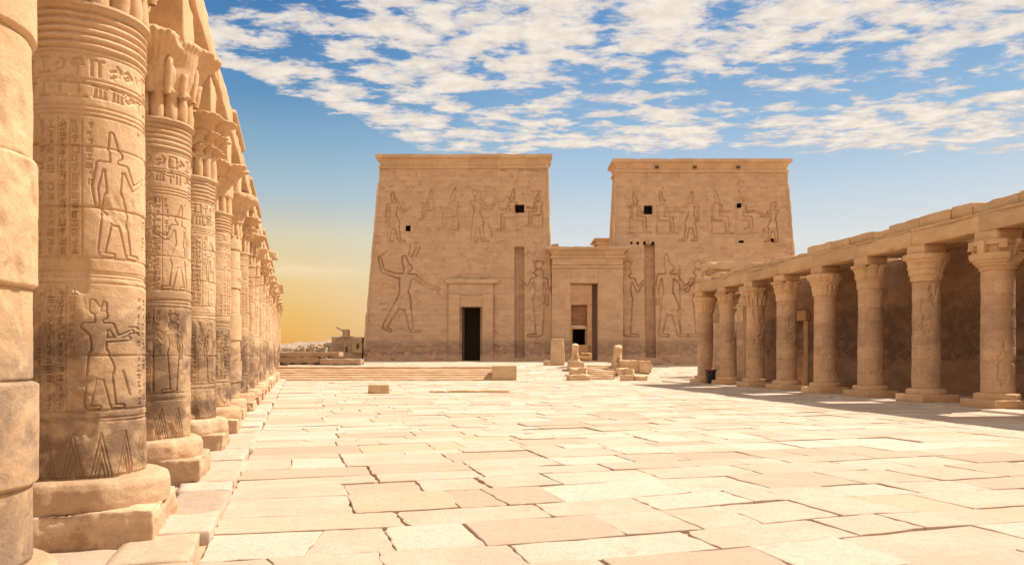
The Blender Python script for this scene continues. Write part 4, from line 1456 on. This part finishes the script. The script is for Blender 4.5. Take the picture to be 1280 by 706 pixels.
# ------------------------------------------------------------------ low walls and ruins left of the pylon
root = empty('parapet_wall', (0, 0, 0), 0, 'long low ruined parapet of stacked blocks at the left end of the terrace', 'wall')
def pblock(px0, px1, py0, py1, Y, dep, name, mat=M_RUIN, seed=1):
    x0, _, z0 = at(px0, py1, Y); x1, _, z1 = at(px1, py0, Y)
    P, Q = rbox(x1 - x0, dep, z1 - z0, .04, .02, .2, seed, 1.5, .06)
    return MB().add(xf(P, ((x0 + x1) / 2, Y + dep / 2, z0)), Q).build(name, mat, root, True)
pblock(300, 399, 446, 456, 63, 1.2, 'lower_course', M_RUIN, 5)
pblock(300, 424, 440, 446, 63, 1.6, 'upper_course', M_RUIN, 6)
pblock(399.5, 451, 448.5, 456, 62, 1.4, 'lower_course', M_RUIN, 8)
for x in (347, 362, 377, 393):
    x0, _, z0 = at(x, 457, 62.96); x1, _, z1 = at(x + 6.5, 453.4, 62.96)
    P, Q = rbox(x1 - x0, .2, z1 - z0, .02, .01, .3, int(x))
    MB().add(xf(P, ((x0 + x1) / 2, 63.02, z0)), Q).build('drain_hole_shade', M_DARK, root, False)  # solid block, dark colour stands for the shade inside a drain hole

root = empty('ruined_chapel', (0, 0, 0), 0, 'small ruined stone house with an arched opening left of the pylon', 'ruin')
pblock(414, 434, 420, 450, 84, 3.5, 'wall', M_RUIN, 15)
pblock(430, 452, 421, 450, 80, 3.2, 'wall', M_RUIN, 16)
pblock(427, 436, 419.5, 422, 79.5, 3.0, 'wall_top', M_RUIN, 17)
pblock(428, 435, 411.5, 420, 80, 1.0, 'loose_capstone', M_RUIN, 18)
pblock(440, 452, 430, 441, 79.5, .5, 'wall_patch', M_STEP, 19)
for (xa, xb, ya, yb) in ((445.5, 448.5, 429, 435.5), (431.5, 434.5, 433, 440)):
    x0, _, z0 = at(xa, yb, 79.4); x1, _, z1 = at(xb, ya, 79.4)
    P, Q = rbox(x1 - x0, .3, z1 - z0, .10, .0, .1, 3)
    MB().add(xf(P, ((x0 + x1) / 2, 79.45, z0)), Q).build('opening', M_DARK, root, True)  # solid dark block painted as the shade within the arch
P, Q = rbox(.9, .22, .16, .05, .02, .1, 4)
a = at(426, 413, 80.4)
MB().add(xf(P, (a[0], a[1], a[2]), 0, (-.55, 0)), Q).build('broken_spur', M_RUIN, root, True)

# rubble of pale boulders on the far bank
hx = np.linspace(-170, -20, 70); hy = np.linspace(120, 330, 50)
X, Y = np.meshgrid(hx, hy, indexing='ij')
prof = sstep(125, 175, Y) * sstep(330, 240, Y)
Z = 1.0 + prof * (1.3 + 2.6 * sstep(-75, -35, X) + 1.0 * fbm(X * .04, Y * .04, 0, 61, 4)) + .9 * prof * fbm(X * .25, Y * .25, 0, 66, 3)
o = MB().add(np.stack([X, Y, Z], -1).reshape(-1, 3), grid_faces(len(hx), len(hy))).build('rocky_hill', M_HILL, None, True)
tag(o, kind='structure')
rr = random.Random(5)
words_b = ['pale', 'tan', 'greyish', 'sunlit', 'buff']
for k in range(60):
    px = 348 + k * 1.25 + rr.uniform(-1.2, 1.2)
    Y0 = rr.uniform(128, 165)
    top = 438 - (k / 60) * 9 + rr.uniform(-3, 3)
    x, _, z = at(px, 442, Y0)
    s = rr.uniform(.35, .9)
    fz = rr.uniform(.6, 1.0)
    zt_ = at(0, top, Y0)[2]
    P, Q = rbox(s * 1.9, s * 1.6, max(.8, zt_ - .9), .18 * s, .2 * s, .2, 1000 + k, 1.2 / s, .2)
    o = MB().add(P, Q).build('boulder', M_HILL if k % 3 else M_BLOCK, None, True, loc=(x, Y0, .9), rz=rr.uniform(0, 3))
    tag(o, 'pale boulder in the distant rubble beyond the terrace parapet', 'boulder', 'boulders beyond the terrace parapet')

# ------------------------------------------------------------------ ruins behind the right colonnade
root = empty('ruined_kiosk', (0, 0, 0), 0, 'broken wall with an overhanging cornice stub behind the far end of the right colonnade', 'ruin')
pblock(889, 912, 340, 450, 62, 1.5, 'wall', M_RUIN, 33)
pblock(884, 917, 327, 336, 61.6, 2.0, 'cornice_stub', M_CORN, 34)
pblock(888, 913, 336, 341, 61.8, 1.8, 'wall_top', M_RUIN, 35)
pblock(905, 933, 340, 349, 59, 1.5, 'sunlit_course', M_BLOCK, 36)
pblock(912, 975, 349, 460, 59, 1.5, 'wall', M_RUIN, 37)
pblock(930, 955, 336, 349, 60, 1.2, 'loose_block', M_BLOCK, 38)
root = empty('round_pier', (*rpt(2.6, 45.5), 0), RZR, 'rounded pier standing behind the third and fourth farthest right columns', 'pier')
MB().add(*revolve(smooth_prof([(.62, -.05), (.62, 4.6), (.55, 4.95), (.3, 5.15), (.001, 5.2)], 40), 40, lambda T, K, R, Z: (R + .02 * fbm(np.cos(T) * 2, np.sin(T) * 2, Z * 2, 9, 3), Z))).build('pier_body', M_BEAM, root, True)

# ------------------------------------------------------------------ camera
cam = bpy.data.cameras.new('camera')
cam.sensor_width = 36
cam.lens = F / 1280 * 36
cam.shift_y = (YH - 353) / 1280
cam.clip_end = 3000
co = bpy.data.objects.new('camera', cam)
co.location = (0, 0, EYE)
co.rotation_euler = (math.pi / 2, 0, 0)
COL.objects.link(co)
scn.camera = co

# ------------------------------------------------------------------ sun
L = Vector((4.3, 2.0, 6.4)).normalized()                   # towards the sun
sun = bpy.data.lights.new('sun', 'SUN')
sun.energy = 4.3
sun.angle = math.radians(.5)
sun.color = (1.0, .91, .79)
so = bpy.data.objects.new('sun', sun)
so.rotation_euler = L.to_track_quat('Z', 'Y').to_euler()
so.location = (30, 20, 60)
COL.objects.link(so)

# ------------------------------------------------------------------ sky
wd = bpy.data.worlds.new('World')
scn.world = wd
wd.use_nodes = True
nt = wd.node_tree
nt.nodes.clear()
g = NT(nt)
out = g.n('ShaderNodeOutputWorld')
bg = g.n('ShaderNodeBackground')
bg.inputs[1].default_value = .1
nt.links.new(bg.outputs[0], out.inputs[0])
sky = g.n('ShaderNodeTexSky', sky_type='NISHITA')
sky.sun_disc = False
sky.sun_elevation = math.asin(L.z)
sky.sun_rotation = math.atan2(L.x, L.y)
sky.dust_density = 2.0
D = g.n('ShaderNodeTexCoord').outputs['Generated']
dx, dy, dz = g.sep(D)
dyc = g.m('MAXIMUM', dy, .05)
el = g.m('DIVIDE', dz, g.m('SQRT', g.m('ADD', g.m('MULTIPLY', dx, dx), g.m('MULTIPLY', dy, dy))))     # tan of elevation
azx = g.m('DIVIDE', dx, g.m('SQRT', g.m('ADD', g.m('MULTIPLY', dx, dx), g.m('MULTIPLY', dy, dy))))     # -1 left .. 1 right


def ramp(fac, stops):
    nd = g.n('ShaderNodeValToRGB')
    g.set(nd.inputs[0], fac)
    cr_ = nd.color_ramp
    while len(cr_.elements) < len(stops):
        cr_.elements.new(.5)
    for e, (p, c) in zip(cr_.elements, stops):
        e.position = p
        e.color = (*c, 1)
    return nd.outputs[0]


def lin(r, g_, b_):
    return tuple(((c / 255 + .055) / 1.055) ** 2.4 if c > 10 else c / 3294 for c in (r, g_, b_))


colL = ramp(el, [(0.0, lin(236, 164, 58)), (.05, lin(242, 186, 84)), (.10, lin(240, 206, 134)), (.155, lin(222, 210, 174)), (.21, lin(174, 194, 202)), (.27, lin(140, 176, 198)), (.34, lin(92, 146, 190)), (.48, lin(60, 116, 176)), (1.0, lin(44, 98, 160))])
colR = ramp(el, [(0.0, lin(236, 226, 205)), (.08, lin(234, 228, 214)), (.15, lin(222, 224, 222)), (.22, lin(190, 208, 222)), (.30, lin(146, 184, 216)), (.42, lin(100, 152, 202)), (1.0, lin(52, 104, 168))])
grad = g.mix(g.rng(azx, -.36, .12), colL, colR)
EXPV = .68
SC = 10.0 / (2 ** EXPV)
gradx = g.mix(1.0, grad, (SC, SC, SC), 'MULTIPLY')
back = g.mix(g.rng(el, .0, 1.6), tuple(c * 1.35 for c in lin(255, 236, 205)), tuple(c * 1.2 for c in lin(205, 205, 205)))  # unseen sky behind the camera, made brighter and creamier to fill shaded fronts
back = g.mix(1.0, back, (SC, SC, SC), 'MULTIPLY')
gradx = g.mix(g.rng(dy, .35, -.35), gradx, back)
base = g.mix(.93, sky.outputs[0], gradx)
# cloud sheet on a plane overhead
pz = g.m('MAXIMUM', dz, .02)
u = g.m('DIVIDE', dx, pz)
v = g.m('DIVIDE', dy, pz)
uv = g.comb(u, v, 0.0)
n1 = g.noise(g.scale(uv, (1.0, 1.25, 1)), 5.4, 9, .62, .15)
n2 = g.noise(g.add(g.scale(uv, (1.0, 1.0, 1)), (3.1, 7.7, 0.0)), 1.1, 3, .5, .2)
lim = g.m('SUBTRACT', 1.0, g.rng(v, 3.45, 3.98))
lft = g.rng(g.m('SUBTRACT', g.m('ADD', g.m('MULTIPLY', u, 1.71), 4.53), v), -.12, .45)
cov = g.m('MULTIPLY', lim, g.m('MULTIPLY', lft, g.rng(n2, .34, .56, .68, 1.0)))
dens = g.m('ADD', n1, g.m('MULTIPLY', g.m('SUBTRACT', cov, 1.0), .42))
mask = g.rng(dens, .355, .475)
core = g.rng(dens, .40, .58)
nc = g.noise(uv, 14, 5, .6)
cc = g.mix(core, lin(212, 210, 214), lin(255, 242, 224))
cc = g.mix(g.rng(nc, .35, .62, .35, 0), cc, lin(216, 196, 176))
ccx = g.mix(1.0, cc, (SC, SC, SC), 'MULTIPLY')
# a wisp near the horizon on the left
wn = g.noise(g.scale(g.comb(azx, el), (9, 60, 1)), 1.0, 4, .6)
wm = g.m('MULTIPLY', g.m('EXPONENT', g.m('MULTIPLY', g.m('POWER', g.m('DIVIDE', g.m('SUBTRACT', el, .113), .010), 2.0), -1.0)), g.rng(azx, -.24, -.17, 1, 0))
wm = g.m('MULTIPLY', wm, g.rng(wn, .35, .65))
c2 = g.mix(g.m('MULTIPLY', wm, .95), base, tuple(SC * c for c in lin(246, 220, 180)))
fin = g.mix(g.m('MULTIPLY', mask, .93), c2, ccx)
below = g.rng(dz, -.02, .0, 0, 1)
fin = g.mix(below, tuple(SC * c for c in (.35, .25, .16)), fin)
nt.links.new(fin, bg.inputs[0])

# ------------------------------------------------------------------ view
vs = scn.view_settings
vs.view_transform = 'Standard'
vs.look = 'None'
vs.gamma = 1
vs.use_curve_mapping = False
vs.exposure = EXPV
scn.cycles.max_bounces = 8
scn.cycles.diffuse_bounces = 5
scn.cycles.use_denoising = True
